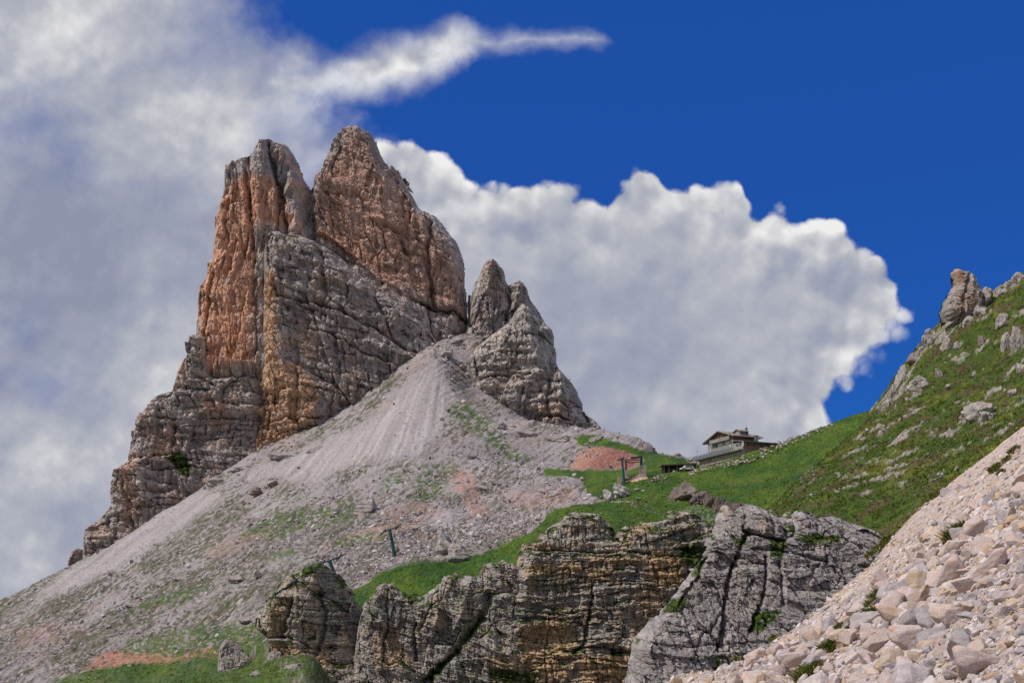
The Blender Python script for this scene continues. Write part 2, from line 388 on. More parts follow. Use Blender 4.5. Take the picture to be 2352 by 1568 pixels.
def rock_face(Y0, outline, res, T, Rr, P, feats=(), paint=None, col_fn=None, seed=1, back=None):
    """a closed rock mass: outline in layout pixels at distance Y0; its front bulges T metres towards the viewer over the rounding Rr; relief in metres"""
    k = Y0 / F
    W = [((px - CX) * k, (HY - py) * k) for px, py in outline]
    xs = [p[0] for p in W]; zs = [p[1] for p in W]
    pad = 3 * P.get('jag', 1.0)
    x = np.arange(min(xs) - pad, max(xs) + pad, res, dtype=f4); z = np.arange(min(zs) - pad, max(zs) + pad, res, dtype=f4)
    X, Z = np.meshgrid(x, z)
    s = P['s']                                    # size of the largest blocks, metres
    wx = X + fbm(X / (s * 2.2), Z / (s * 2.2), seed, 2) * s * 0.20 + fbm(X / (s * 0.16), Z / (s * 0.16), seed + 6, 3) * s * 0.028
    wz = Z + fbm(X / (s * 2.2), Z / (s * 1.5), seed + 5, 2) * s * 0.18 + fbm(X / (s * 0.16), Z / (s * 0.16), seed + 7, 3) * s * 0.028
    dip = P.get('dip', 0.0); lean_x = P.get('shear', 0.0)
    wz = wz + dip * X; wx = wx + lean_x * Z
    D = np.zeros(X.shape, f4); E = np.ones(X.shape, f4)
    lv = P.get('levels', [(1.0, 1.6, 0.16, 0.6), (0.36, 0.42, 0.07, 0.8), (0.13, 0.10, 0.028, 1.0), (0.05, 0.045, 0.013, 0.8)])
    jx = np.zeros(X.shape, f4); jz = jx.copy()
    for i, (bx, bz, am, cr) in enumerate(lv):
        am = am * (1.0, 1.25, 1.35, 1.1)[i]
        d, e, r = blocks(wx, wz, s * bx, s * bz, s * am, seed + 31 * i, P.get('tilt', 0.6), cr, P.get('cw', 0.06))
        D += d
        if i < 3:
            jx += (r - 0.5) * s * bx * 0.30; jz += (h01((r * 9999).astype(np.int32), (r * 77777).astype(np.int32), 3) - 0.5) * s * bx * 0.30
    # bedding: harder and softer beds standing proud or worn back
    bt = P.get('bed', 0.0)
    if bt:
        h = P.get('bed_h', s * 0.35)
        b = np.tanh(3.0 * noise(wz / h + 0.15 * noise(wx / (s * 2), wz / s, seed + 60), wx / (h * 14), seed + 61)) + 0.5 * np.tanh(3.0 * noise(wz / (h * 0.37), wx / (h * 7), seed + 62))
        D += b * bt * (0.6 + 0.5 * fbm(X / (s * 1.2), Z / (s * 0.8), seed + 63, 2))
        hb = h * 0.55
        wob_ = 0.35 * noise(wx / (hb * 9), wz / (hb * 3), seed + 64) + 0.10 * noise(wx / (hb * 1.5), wz / (hb * 2), seed + 65)
        wob_ = wob_ + 0.9 * noise(wz / (hb * 2.3), wx / (hb * 40), seed + 58)
        mass = sstep(-0.45, 0.35, fbm(X / (hb * 5), Z / (hb * 4), seed + 59, 3)) * 0.85 + 0.15
        q = wz / hb + wob_; iz = np.floor(q)
        r_ = h01(iz, np.floor(wx / (hb * 7) + h01(iz, iz * 0, seed + 66) * 9 + wob_), seed + 67)
        q2 = wz / (hb * 0.42) + wob_ * 1.6; iz2 = np.floor(q2)
        r2_ = h01(iz2, np.floor(wx / (hb * 3.4) + h01(iz2, iz2 * 0, seed + 68) * 9), seed + 69)
        fr = q - iz
        qv = wx / (hb * 1.15) + h01(iz, iz * 0, seed + 75) * 7 + 0.25 * noise(wx / (hb * 3), wz / hb, seed + 76); iv = np.floor(qv); fv = qv - iv
        rv = h01(iv, iz, seed + 77)
        D += bt * P.get('ledge', 1.0) * ((rv - 0.5) * 0.9 - 1.2 * mass * np.exp(-((fv - 0.5) / (P.get('gw', 0.13) * 0.7)) ** 2) * (rv > 0.45))
        q3 = wz / (hb * 0.21) + wob_ * 2.2; iz3 = np.floor(q3); r3_ = h01(iz3, np.floor(wx / (hb * 1.5) + h01(iz3, iz3 * 0, seed + 73) * 9), seed + 74)
        D += bt * P.get('ledge', 1.0) * 0.32 * (r3_ - 0.5)
        D += bt * P.get('ledge', 1.0) * ((r_ - 0.5) * 1.3 + (r2_ - 0.5) * 0.6 - 1.15 * mass * np.exp(-((fr - 0.06) / P.get('gw', 0.13)) ** 2) * (r_ > 0.30))
    fl = P.get('flute', 0.0)
    if fl:
        w = P.get('flute_w', s * 0.12)
        D -= fl * (ridged(wx / w, wz / (w * 9), seed + 70, 3) ** 3) * (0.5 + 0.8 * sstep(-0.3, 0.4, fbm(X / (s * 1.5), Z / (s * 1.5), seed + 71, 2)))
    D += fbm(X / (s * 0.08), Z / (s * 0.06), seed + 80, 4) * s * P.get('fine', 0.010)
    g1, g2 = P.get('grain', (0.24, 0.085))
    D += (ridged(wx / (s * g1), wz / (s * g2), seed + 81, 4) - 0.7) * s * P.get('craggy', 0.050)
    D += (ridged(wx / (s * g1 * 0.3), wz / (s * g2 * 0.3), seed + 82, 2) - 0.7) * s * 0.010
    # silhouette: the outline stepped by the same blocks
    j = P.get('jag', 1.0)
    sd = sdf(X + jx * j, Z + jz * j, W)
    sd2 = sdf(X, Z, W)
    t = np.clip(sd2 / Rr, 0, 1)
    prof = T * (np.clip(1 - (1 - t) ** 2.4, 0, 1)) ** 0.55
    Yf = Y0 - prof - D * sstep(-0.01, 0.35, sd / (Rr * 0.5)) * 1.0 + P.get('lean', 0.0) * (Z - min(zs))
    px = CX + X / k; py = HY - Z / k
    nx = fbm(px / 26, py / 26, seed + 90, 3) * P.get('wob', 6); nz = fbm(px / 26, py / 26, seed + 91, 3) * P.get('wob', 6)
    for ft in feats:
        kind, pts = ft[0], ft[1]
        if kind == 'groove':                       # crack or gully: width px, depth m
            d = seg_dist(px + nx, py + nz, pts)
            Yf = Yf + ft[3] * np.exp(-(d / ft[2]) ** 2)
        elif kind == 'arete':                      # a corner: the wall turns back on either side of this line
            o_ = np.argsort([p[1] for p in pts]); xa = np.interp(py, np.array([p[1] for p in pts])[o_], np.array([p[0] for p in pts])[o_])
            dx = (px + nx * 0.6 - xa) * k
            Yf = Yf + np.minimum(ft[2] * np.clip(-dx, 0, None) + ft[3] * np.clip(dx, 0, None), ft[4])
        elif kind == 'ridge':
            d = seg_dist(px + nx, py + nz, pts)
            Yf = Yf - ft[3] * np.exp(-(d / ft[2]) ** 1.3)
        else:                                       # ledge: rock below the line stands out by m, fading over px
            qx = np.array([p[0] for p in pts]); qy = np.array([p[1] for p in pts])
            ly = np.interp(px, qx, qy); dz = (py + nz) - ly
            inx = sstep(qx[0] - 12, qx[0] + 12, px + nx) * sstep(qx[-1] + 12, qx[-1] - 12, px + nx)
            if kind == 'ledge': Yf = Yf - ft[3] * inx * sstep(-1.5, 1.5, dz) * np.exp(-np.clip(dz, 0, None) / ft[2])
            else: Yf = Yf - ft[3] * inx * sstep(1.5, -1.5, dz) * np.exp(np.clip(dz, None, 0) / ft[2])   # roof: rock above hangs out
    col = col_fn(X, Z, Yf, px + nx, py + nz, D, E, seed)
    f, used = grid_faces(opened(sd > 0))
    v = np.stack([X, Yf, Z], -1)[used]; c = col[used]
    # the back of the mass
    q = 6
    Xb, Zb, tb, sb = X[::q, ::q], Z[::q, ::q], t[::q, ::q], sd[::q, ::q]
    bt_ = T if back is None else back
    Yb = Y0 + bt_ * np.sqrt(np.clip(1 - (1 - tb) ** 2, 0, 1)) + res * 0.5 + P.get('lean', 0.0) * (Zb - min(zs))
    f2, used2 = grid_faces(sb > 0, len(v))
    v = np.concatenate([v, np.stack([Xb, Yb, Zb], -1)[used2]]); c = np.concatenate([c, col[::q, ::q][used2]])
    f = np.concatenate([f, f2[:, ::-1]])
    return v, f, c

def join(parts):
    V, Fc, C, n = [], [], [], 0
    for v, f, c in parts:
        V.append(v); Fc.append(f + n); C.append(c); n += len(v)
    return np.concatenate(V), np.concatenate(Fc), np.concatenate(C)

def lerp(a, b, t): return a + (np.array(b, f4) - a) * t[..., None]

def rock_colour(grey, light, orange, ozones, oamt=0.8, base_orange=0.25, dark=(0.11, 0.095, 0.085), moss=None, bed_tint=0.0, unit=1.0):
    def fn(X, Z, Yf, px, py, D, E, seed):
        n = fbm(X / (14 * unit), Z / (16 * unit), seed + 200, 4); n2 = fbm(X / (3 * unit), Z / (7 * unit), seed + 201, 4)
        c = np.empty(X.shape + (3,), f4); c[:] = grey
        c = lerp(c, light, sstep(-0.1, 0.7, n + 0.5 * n2) * 0.7)
        o = base_orange * sstep(0.0, 0.55, fbm(X / (9 * unit), Z / (15 * unit), seed + 202, 4) + 0.25 * n2)
        for pts, soft, amt in ozones: o = np.maximum(o, zone(px, py, pts, soft) * amt)
        o = o * sstep(-0.75, 0.25, fbm(X / (5 * unit), Z / (11 * unit), seed + 203, 4) + 0.35)
        c = lerp(c, orange, np.clip(o, 0, 1) * oamt)
        if bed_tint:
            b = fbm(Z / (1.6 * unit) + 0.4 * noise(X / (9 * unit), Z / (5 * unit), seed + 206), X / (60 * unit), seed + 207, 3)
            c = lerp(c, (grey[0] * 1.5, grey[1] * 1.22, grey[2] * 0.85), sstep(0.05, 0.6, b) * bed_tint)
        # dark water streaks running down the face
        s = ridged(X / (2.6 * unit), Z / (42 * unit), seed + 204, 3) * sstep(-0.3, 0.4, fbm(X / (20 * unit), Z / (20 * unit), seed + 205, 3))
        c = lerp(c, dark, sstep(0.62, 0.95, s) * 0.5)
        c = c * (1 + 0.22 * n2[..., None])
        if moss is not None:
            # turf settles where the face is laid back
            gy, gx = np.gradient(Yf); dz = float(abs(Z[1, 0] - Z[0, 0]))
            k = max(1, int(round(moss[0] * 0.4 / dz)))
            sl = gy / dz
            acc = np.zeros_like(sl)
            for i in range(-k, k + 1): acc += np.roll(sl, i, 0)
            sl = acc / (2 * k + 1)
            mk = sstep(moss[1], moss[1] + 0.5, sl) * sstep(-0.25, 0.2, fbm(X / (moss[0] * 3), Z / (moss[0] * 2), seed + 208, 3) + moss[2])
            for pts, soft in moss[3]:
                mk = np.maximum(mk, zone(px, py, pts, soft) * sstep(-0.6, 0.0, fbm(X / moss[0], Z / moss[0], seed + 209, 3) + 0.25))
            gcol = np.array((0.045, 0.072, 0.010), f4) * (1 + 0.5 * n2[..., None])
            c = c + (gcol - c) * np.clip(mk, 0, 1)[..., None]
        return np.clip(c, 0.01, 0.9)
    return fn
M = {}
M['scree'] = attr_mat('scree', 1.1, 0.5, 1.45, bump=0.55, bump_d=0.35)
M['peak'] = attr_mat('peak_rock', 0.45, 0.6, 1.35, streak=0.35, bump=0.45, bump_d=0.8)
M['cliff'] = attr_mat('cliff_rock', 1.6, 0.5, 1.45, streak=0.3, bump=0.6, bump_d=0.25)
M['crag'] = attr_mat('crag_rock', 4.0, 0.5, 1.45, streak=0.2, bump=0.6, bump_d=0.10)

GREY = (0.34, 0.308, 0.300); LIGHT = (0.50, 0.45, 0.425); ORANGE = (0.58, 0.305, 0.185)

# ------------------------------------------------------------------ the rock tower
def build_mountain():
    parts = []
    # left tower
    o1 = [(440,908),(444,890),(446,760),(449,700),(453,655),(468,640),(470,600),(482,592),(486,540),(488,500),(495,468),(505,450),(507,410),(512,386),(530,368),(548,358),(574,350),(580,338),(592,326),
          (608,321),(626,319),(640,324),(654,322),(664,336),(673,352),(680,375),(686,394),(697,410),(712,425),(740,560),(750,800),(735,908)]
    p1 = dict(s=26, ledge=1.2, bed_h=14, grain=(0.07, 0.30), levels=[(0.55,2.6,.13,.7),(0.22,1.0,.055,.9),(0.10,.28,.022,1.0),(.045,.09,.009,.8)], flute=3.0, flute_w=7, bed=0.5, jag=1.1, lean=0.06, shear=-0.05)
    f1 = [('arete',[(640,320),(688,420),(700,560)],.10,.9,14),('groove',[(575,370),(578,450),(590,520),(600,600),(598,720)],5,5),('groove',[(620,345),(640,420),(660,480),(668,560)],5,6),('groove',[(540,400),(530,520),(545,640)],4,3),
          ('ridge',[(610,350),(605,450),(612,560)],16,5),('ridge',[(655,340),(680,430),(690,540)],12,4),('ridge',[(530,390),(515,520),(505,640)],14,3),('groove',[(706,415),(716,560)],7,4),
          ('groove',[(500,640),(480,760),(480,860)],5,5),('ledge',[(455,850),(500,830),(560,850),(600,850)],40,5)]
    c1 = rock_colour(GREY, LIGHT, ORANGE, [([(490,480),(560,420),(600,420),(690,520),(700,540),(600,545),(600,850),(490,870),(470,860),(455,700),(480,600)],22,1.0),([(585,430),(640,430),(690,540),(600,545)],14,1.0),([(480,760),(560,740),(560,850),(480,865)],12,1.0)], 0.85, 0.5)
    parts.append(rock_face(650, o1, 0.50, 23, 16, p1, f1, None, c1, 11))
    # right, higher tower
    o2 = [(690,640),(706,420),(724,404),(742,382),(752,358),(760,338),(768,318),(774,312),(782,296),(800,290),(822,290),(838,297),(852,302),(860,320),(870,345),(884,374),(893,378),(900,372),(912,388),(926,404),
          (944,428),(958,452),(972,476),(986,486),(1004,495),(1016,512),(1030,530),(1046,546),(1056,570),(1064,600),(1070,640),(1074,690),(1078,720),(1076,760),(1062,800),(1010,900),(850,960),(690,900)]
    p2 = dict(s=30, levels=[(0.8,1.7,.10,.7),(0.3,.55,.045,.9),(0.12,.14,.022,1.0),(.05,.05,.010,.8)], flute=1.8, flute_w=8, bed=1.0, bed_h=11, jag=0.65, lean=0.05, dip=0.42)
    f2 = [('arete',[(790,290),(752,400),(735,560)],.5,.03,18),('groove',[(716,420),(725,470),(728,560)],7,4),('ridge',[(790,310),(740,400),(735,520)],12,5),('groove',[(990,520),(985,600),(988,640),(1000,715)],5,6),('groove',[(950,480),(940,560),(945,640)],5,3),
          ('roof',[(725,553),(760,560),(800,590),(850,640),(900,672),(945,700)],16,3),('ledge',[(950,700),(980,712),(1005,722),(1040,718),(1070,735)],20,-5),('groove',[(950,712),(985,715),(1008,723),(1040,718),(1072,738)],3,5),
          ('groove',[(890,540),(925,560),(935,600)],5,4),('groove',[(905,400),(925,470),(930,520)],5,3),('ridge',[(820,300),(870,400),(900,520)],30,5)]
    c2 = rock_colour((0.365, 0.311, 0.29), LIGHT, (0.53,0.285,0.185), [([(740,420),(830,320),(900,420),(1000,540),(1050,640),(1060,720),(950,700),(800,600),(735,545)],30,0.75),([(730,520),(830,560),(940,680),(900,670),(800,600),(735,560)],10,1.0)], 0.8, 0.4)
    parts.append(rock_face(655, o2, 0.50, 20, 18, p2, f2, None, c2, 23))
    # grey front buttress
    o3 = [(560,1060),(568,960),(572,880),(590,780),(594,660),(598,575),(604,545),(618,532),(640,528),(662,536),(690,536),(715,545),(742,556),(775,575),(800,598),(832,624),(862,650),(900,672),(930,690),(955,712),(985,742),
          (1000,765),(1010,790),(1006,822),(1003,832),(988,850),(960,880),(930,905),(880,945),(830,978),(760,1010),(700,1040),(640,1060)]
    p3 = dict(s=24, levels=[(0.9,1.5,.12,.7),(0.34,.50,.06,.9),(0.13,.12,.026,1.0),(.05,.045,.010,.8)], flute=1.4, flute_w=5, bed=1.6, bed_h=10, jag=0.7, lean=0.07, dip=0.22)
    f3 = [('arete',[(640,530),(655,700),(668,860),(740,1000),(740,1060)],.95,.20,22),('groove',[(735,560),(752,640),(757,700),(745,745)],4,4),('groove',[(640,660),(655,700),(700,715),(760,745)],3,3.5),('groove',[(655,700),(735,712),(800,735),(870,770),(930,805),(1000,832)],3.5,4),('ledge',[(655,706),(735,716),(800,738),(870,774),(930,810),(1000,838)],14,2.5),
          ('groove',[(720,770),(780,790),(840,820),(920,850)],3,3),('ledge',[(600,760),(700,765),(780,792),(840,822),(930,852)],14,2.0),('groove',[(860,640),(862,690),(890,740),(905,790)],4,4),
          ('groove',[(612,905),(640,912),(668,905)],4,5),('groove',[(616,905),(614,985)],4,4),('roof',[(610,906),(640,914),(670,906)],10,3),('groove',[(576,985),(640,965),(740,975),(800,960)],2.6,3),('groove',[(578,1005),(660,995),(740,1000)],2.6,2.5),('ledge',[(576,1000),(650,996),(740,1000)],16,2),
          ('ridge',[(600,560),(640,700),(640,820)],22,4),('groove',[(690,800),(700,900),(690,980)],4,3),('groove',[(780,800),(790,880),(760,960)],4,3),('ridge',[(800,640),(820,700)],18,3)]
    c3 = rock_colour((0.336, 0.292, 0.276), LIGHT, (0.54,0.325,0.185), [([(580,640),(645,640),(660,860),(585,900)],8,.95),([(572,900),(600,850),(700,850),(745,900),(740,1010),(640,1045),(565,1050)],18,0.95),([(600,700),(640,700),(660,860),(590,870),(580,800)],16,0.8),([(660,780),(740,790),(740,840),(660,830)],16,0.5)], 0.8, 0.4, bed_tint=0.2)
    parts.append(rock_face(627, o3, 0.48, 26, 16, p3, f3, None, c3, 37))
    # stepped ridge falling to the left
    o4 = [(196,1296),(195,1240),(198,1214),(214,1200),(232,1188),(246,1172),(254,1156),(252,1120),(258,1090),(260,1076),(276,1066),(290,1052),(294,1020),(302,988),(312,962),(322,942),(334,922),(348,906),(366,896),(388,890),
          (394,868),(398,848),(408,826),(418,806),(420,784),(430,764),(446,758),(472,768),(482,820),(488,862),(500,866),(555,850),(598,838),(625,865),(610,1070),(560,1120),(470,1160),(400,1220),(330,1260),(250,1300)]
    p4 = dict(s=22, ledge=1.5, levels=[(0.8,1.0,.12,.8),(0.32,.36,.06,.9),(0.12,.14,.024,1.0),(.05,.05,.010,.8)], flute=1.5, flute_w=4.5, bed=1.6, bed_h=9, jag=0.6, lean=0.10)
    f4_ = [('ledge',[(400,900),(440,880),(500,870),(560,850),(600,840)],30,3),('ledge',[(390,1000),(480,1010),(570,1000)],22,3),('groove',[(380,1010),(480,1015),(575,1005)],3,2.5),('ledge',[(260,1080),(330,1090),(400,1060)],26,4),
           ('groove',[(418,800),(425,860),(440,900)],4,4),('groove',[(300,1110),(310,1180),(330,1230)],4,3),('groove',[(410,970),(412,1030)],4,4),('groove',[(256,1160),(262,1210),(280,1260)],4,3),('ridge',[(340,1080),(360,1130),(390,1180)],20,4),('ridge',[(430,1060),(440,1110)],16,3)]
    c4 = rock_colour((0.348, 0.304, 0.284), LIGHT, ORANGE, [([(290,1060),(340,1050),(330,1200),(300,1220)],14,0.6),([(480,920),(530,930),(530,990),(480,985)],12,0.6),([(360,990),(410,1000),(400,1060),(360,1060)],12,0.5)], 0.7, 0.45, moss=(3.0, 9.0, -0.4, [([(396,1052),(425,1045),(462,1082),(458,1108),(440,1100),(405,1066)],4)]), bed_tint=0.2)
    parts.append(rock_face(634, o4, 0.50, 18, 14, p4, f4_, None, c4, 53))
    o4b = [(152,1316),(158,1296),(164,1276),(170,1262),(182,1254),(192,1260),(199,1274),(204,1320)]
    parts.append(rock_face(634, o4b, 0.5, 6, 6, dict(s=9, bed=0.6, jag=0.6, levels=[(1.0,1.3,.12,.7),(.36,.45,.06,.9),(.14,.15,.03,1)]), [], None, c4, 59))
    # spire and the right-hand buttress
    o5 = [(1060,800),(1078,748),(1074,700),(1076,668),(1084,676),(1090,648),(1102,632),(1108,618),(1114,604),(1122,596),(1132,600),(1142,602),(1150,612),(1160,622),(1166,646),(1176,652),(1190,646),(1204,652),(1214,666),(1219,690),(1236,712),(1250,740),(1250,820),(1100,840)]
    p5 = dict(s=18, grain=(0.09, 0.26), levels=[(0.55,2.2,.14,.8),(0.25,.8,.06,.9),(0.11,.22,.026,1.0),(.05,.06,.010,.8)], flute=1.6, flute_w=4, bed=0.7, jag=0.7, lean=0.05)
    f5 = [('groove',[(1168,648),(1172,700),(1160,745)],4,6),('groove',[(1080,680),(1078,720),(1086,750)],7,7),('ridge',[(1130,610),(1122,680),(1120,740)],12,4),('groove',[(1122,690),(1124,745)],3,3)]
    c5 = rock_colour((0.342, 0.296, 0.278), LIGHT, (0.48,0.29,0.18), [([(1110,610),(1160,620),(1150,700),(1110,690)],16,0.5)], 0.7, 0.35)
    parts.append(rock_face(648, o5, 0.48, 13, 10, p5, f5, None, c5, 71))
    o6 = [(1078,905),(1074,850),(1078,812),(1092,790),(1120,766),(1148,744),(1170,725),(1186,700),(1200,684),(1216,690),(1226,702),(1240,716),(1256,728),(1272,740),(1279,756),(1277,772),(1281,800),(1279,822),(1287,842),(1302,858),
          (1316,872),(1330,892),(1338,912),(1346,932),(1356,950),(1370,956),(1382,968),(1394,982),(1402,990),(1412,1000),(1428,1008),(1432,1026),(1330,1010),(1250,1005),(1160,970),(1110,935)]
    p6 = dict(s=22, levels=[(0.9,1.2,.12,.7),(0.34,.5,.06,.9),(0.13,.13,.026,1.0),(.05,.045,.010,.8)], flute=1.2, flute_w=4.5, bed=1.4, bed_h=9, jag=0.6, lean=0.20)
    f6 = [('arete',[(1200,690),(1235,860),(1262,990)],.03,.30,16),('groove',[(1080,880),(1120,872),(1160,868),(1220,870)],3,3.5),('ledge',[(1080,884),(1160,872),(1230,874)],20,2.5),('groove',[(1262,880),(1255,930),(1262,970)],4,3.5),('groove',[(1230,966),(1262,960),(1300,972)],3,4),('roof',[(1225,962),(1262,956),(1300,968)],14,3),
          ('ridge',[(1200,700),(1215,780),(1240,860)],22,5),('groove',[(1280,770),(1262,820),(1268,870)],4,3),('groove',[(1200,900),(1190,960)],4,3),('ridge',[(1290,860),(1280,940)],18,4),('groove',[(1330,900),(1340,950),(1360,985)],4,3)]
    c6 = rock_colour((0.371, 0.331, 0.304), LIGHT, (0.48,0.31,0.20), [([(1235,930),(1310,940),(1310,975),(1235,975)],10,0.7),([(1090,870),(1200,870),(1200,905),(1090,905)],12,0.35)], 0.7, 0.25, bed_tint=0.2)
    parts.append(rock_face(616, o6, 0.48, 19, 14, p6, f6, None, c6, 83))
    v, f, c = join(parts)
    me = mesh_np('mountain', v, f, M['peak'], c)
    return link('mountain', me, kind='structure', label='huge twin-topped rock tower with orange and grey walls above the scree', category='mountain')

# ------------------------------------------------------------------ light, sky, camera
SUN_EL, SUN_AZ = 52.0, -114.0     # azimuth from +Y (view direction) clockwise: high on the left
def sun_dir():
    e, a = R(SUN_EL), R(SUN_AZ)
    return Vector((math.sin(a) * math.cos(e), math.cos(a) * math.cos(e), math.sin(e)))

def build_light():
    ld = bpy.data.lights.new('sun', 'SUN'); ld.energy = 3.5; ld.angle = R(6); ld.color = (1.0, 0.95, 0.88)
    o = bpy.data.objects.new('sun', ld); COL.objects.link(o)
    o.rotation_euler = (-sun_dir()).to_track_quat('-Z', 'Y').to_euler()
    o.location = (0, 0, 300)

def fcurve(nt, val, pts):
    n = nt.nodes.new('ShaderNodeFloatCurve')
    cu = n.mapping.curves[0]
    while len(cu.points) < len(pts): cu.points.new(0.5, 0.5)
    for p, (a, b) in zip(cu.points, pts): p.location = (a, b); p.handle_type = 'AUTO'
    n.mapping.use_clip = True; n.mapping.update()
    nt.links.new(val, n.inputs['Value'])
    return n.outputs[0]

def build_world():
    w = bpy.data.worlds.new('World'); SC.world = w; w.use_nodes = True
    nt = w.node_tree; nt.nodes.clear()
    out = nt.nodes.new('ShaderNodeOutputWorld'); bg = nt.nodes.new('ShaderNodeBackground'); bg.inputs[1].default_value = 0.1
    nt.links.new(bg.outputs[0], out.inputs[0])
    sky = nt.nodes.new('ShaderNodeTexSky'); sky.sky_type = 'NISHITA'; sky.sun_disc = False
    sky.sun_elevation = R(SUN_EL); sky.sun_rotation = R(SUN_AZ); sky.altitude = 2400; sky.air_density = 1.0; sky.dust_density = 0.3; sky.ozone_density = 3.0
    skyc = mix_(nt, 0.72, mix_(nt, 1.0, sky.outputs[0], (0.10, 0.62, 1.25, 1), 'MULTIPLY'), (0.15, 0.74, 3.7, 1))
    d = N(nt, 'ShaderNodeTexCoord').outputs['Generated']
    s = N(nt, 'ShaderNodeSeparateXYZ', _0=d)
    y = math_(nt, 'MAXIMUM', s.outputs[1], 0.02)
    u = math_(nt, 'DIVIDE', s.outputs[0], y); v = math_(nt, 'DIVIDE', s.outputs[2], y)
    # sky chart: a across, b down, both 0..1 over the part of the sky in view
    a = math_(nt, 'MULTIPLY_ADD', u, F / 2352, 0.5); b = math_(nt, 'MULTIPLY_ADD', v, -F / 1568, HY / 1568)
    b15 = math_(nt, 'MULTIPLY', b, 1568 / 2352)
    P = N(nt, 'ShaderNodeCombineXYZ', _0=a, _1=b15).outputs[0]
    def turn(vec, off): return N(nt, 'ShaderNodeMapping', _Vector=vec, _Location=(off, off * 1.7, off * 0.3 + 0.37), _Rotation=(0.5 + off, 0.9, 0.7 - off)).outputs[0]
    def nz(scale, detail=6.0, rough=0.6, off=0.0, vec=None, dist=0.0):
        return N(nt, 'ShaderNodeTexNoise', _Vector=turn(vec or P, off), _Scale=scale, _Detail=detail, _Roughness=rough, _Distortion=dist).outputs
    def puff(vec, scale=11.0):
        # cauliflower heads
        return N(nt, 'ShaderNodeTexVoronoi', feature='F1', normalize=False, _Vector=turn(vec, 5.3), _Scale=scale, _Detail=2.0, _Roughness=0.5, _Lacunarity=2.3).outputs[0]
    w1 = nz(5.0, 8.0, 0.58); w1x = math_(nt, 'SUBTRACT', w1[0], 0.5)
    sw = N(nt, 'ShaderNodeSeparateColor', _0=w1[1])
    wx = math_(nt, 'SUBTRACT', sw.outputs[0], 0.5); wy = math_(nt, 'SUBTRACT', sw.outputs[1], 0.5)
    w2 = nz(22.0, 7.0, 0.62, 3.1); s2 = N(nt, 'ShaderNodeSeparateColor', _0=w2[1])
    fx = math_(nt, 'SUBTRACT', s2.outputs[0], 0.5); fy = math_(nt, 'SUBTRACT', s2.outputs[1], 0.5)
    # billowing warp
    def warp(c, k1, n1, k2, n2): return math_(nt, 'MULTIPLY_ADD', n2, k2, math_(nt, 'MULTIPLY_ADD', n1, k1, c))
    aw = warp(a, 0.05, wx, 0.030, fx); bw = warp(b, 0.06, wy, 0.045, fy)
    X, Yv = lambda p: p / 2352, lambda p: p / 1568
    # cumulus bank on the right: top profile and right-hand profile
    aw0, bw0 = aw, bw
    aw, bw = warp(a, 0.05, wx, 0.014, fx), warp(b, 0.06, wy, 0.020, fy)
    top = fcurve(nt, aw, [(0, .2), (X(700), Yv(330)), (X(865), Yv(312)), (X(930), Yv(300)), (X(1000), Yv(312)), (X(1045), Yv(370)), (X(1095), Yv(412)), (X(1150), Yv(396)), (X(1200), Yv(384)), (X(1270), Yv(370)), (X(1330), Yv(398)), (X(1392), Yv(434)), (X(1425), Yv(400)),
                          (X(1455), Yv(350)), (X(1500), Yv(338)), (X(1545), Yv(366)), (X(1620), Yv(376)), (X(1700), Yv(396)), (X(1740), Yv(448)), (X(1800), Yv(448)), (X(1850), Yv(500)), (X(1930), Yv(520)), (X(1995), Yv(545)), (X(2060), Yv(585)), (X(2110), Yv(660)), (1, 1)])
    right = fcurve(nt, bw, [(0, X(1950)), (Yv(500), X(2050)), (Yv(590), X(2132)), (Yv(640), X(2152)), (Yv(700), X(2140)), (Yv(760), X(2092)), (Yv(820), X(2040)), (Yv(880), X(2006)), (Yv(935), X(1992)), (Yv(1100), X(1970)), (1, X(1900))])
    d_top = math_(nt, 'SUBTRACT', bw, top)                   # >0 inside
    d_right = math_(nt, 'MULTIPLY', math_(nt, 'SUBTRACT', right, aw), 1.2)
    pj = N(nt, 'ShaderNodeVectorMath', operation='MULTIPLY_ADD', _0=w2[1], _1=(0.020, 0.020, 0), _2=P).outputs[0]
    pf = puff(pj)
    d_bank = math_(nt, 'SMOOTH_MIN', d_top, d_right, 0.02)
    d_bank = math_(nt, 'MULTIPLY_ADD', math_(nt, 'SUBTRACT', 0.62, pf), 0.066, d_bank)
    m_bank = N(nt, 'ShaderNodeMapRange', interpolation_type='SMOOTHSTEP', _0=d_bank, _1=-0.003, _2=0.011).outputs[0]
    soft = N(nt, 'ShaderNodeMapRange', interpolation_type='SMOOTHSTEP', _0=d_right, _1=-0.012, _2=0.045).outputs[0]
    m_bank = math_(nt, 'MULTIPLY', math_(nt, 'MULTIPLY', m_bank, soft), N(nt, 'ShaderNodeMapRange', interpolation_type='SMOOTHSTEP', _0=a, _1=X(600), _2=X(860)).outputs[0])
    aw, bw = aw0, bw0
    # the grey mass filling the left
    lw = warp(a, 0.15, wx, 0.09, fx)
    edge = fcurve(nt, b, [(0, X(610)), (Yv(60), X(655)), (Yv(120), X(765)), (Yv(190), X(815)), (Yv(250), X(850)), (Yv(300), X(890)), (Yv(420), X(1000)), (Yv(600), X(1150)), (1, X(1200))])
    d_left = math_(nt, 'SUBTRACT', edge, lw)
    m_left = N(nt, 'ShaderNodeMapRange', interpolation_type='SMOOTHSTEP', _0=d_left, _1=-0.015, _2=0.075).outputs[0]
    hole = nz(4.5, 5.0, 0.55, 7.7)[0]
    thin = N(nt, 'ShaderNodeMapRange', interpolation_type='SMOOTHSTEP', _0=math_(nt, 'MULTIPLY_ADD', b, 0.25, hole), _1=0.40, _2=0.58).outputs[0]
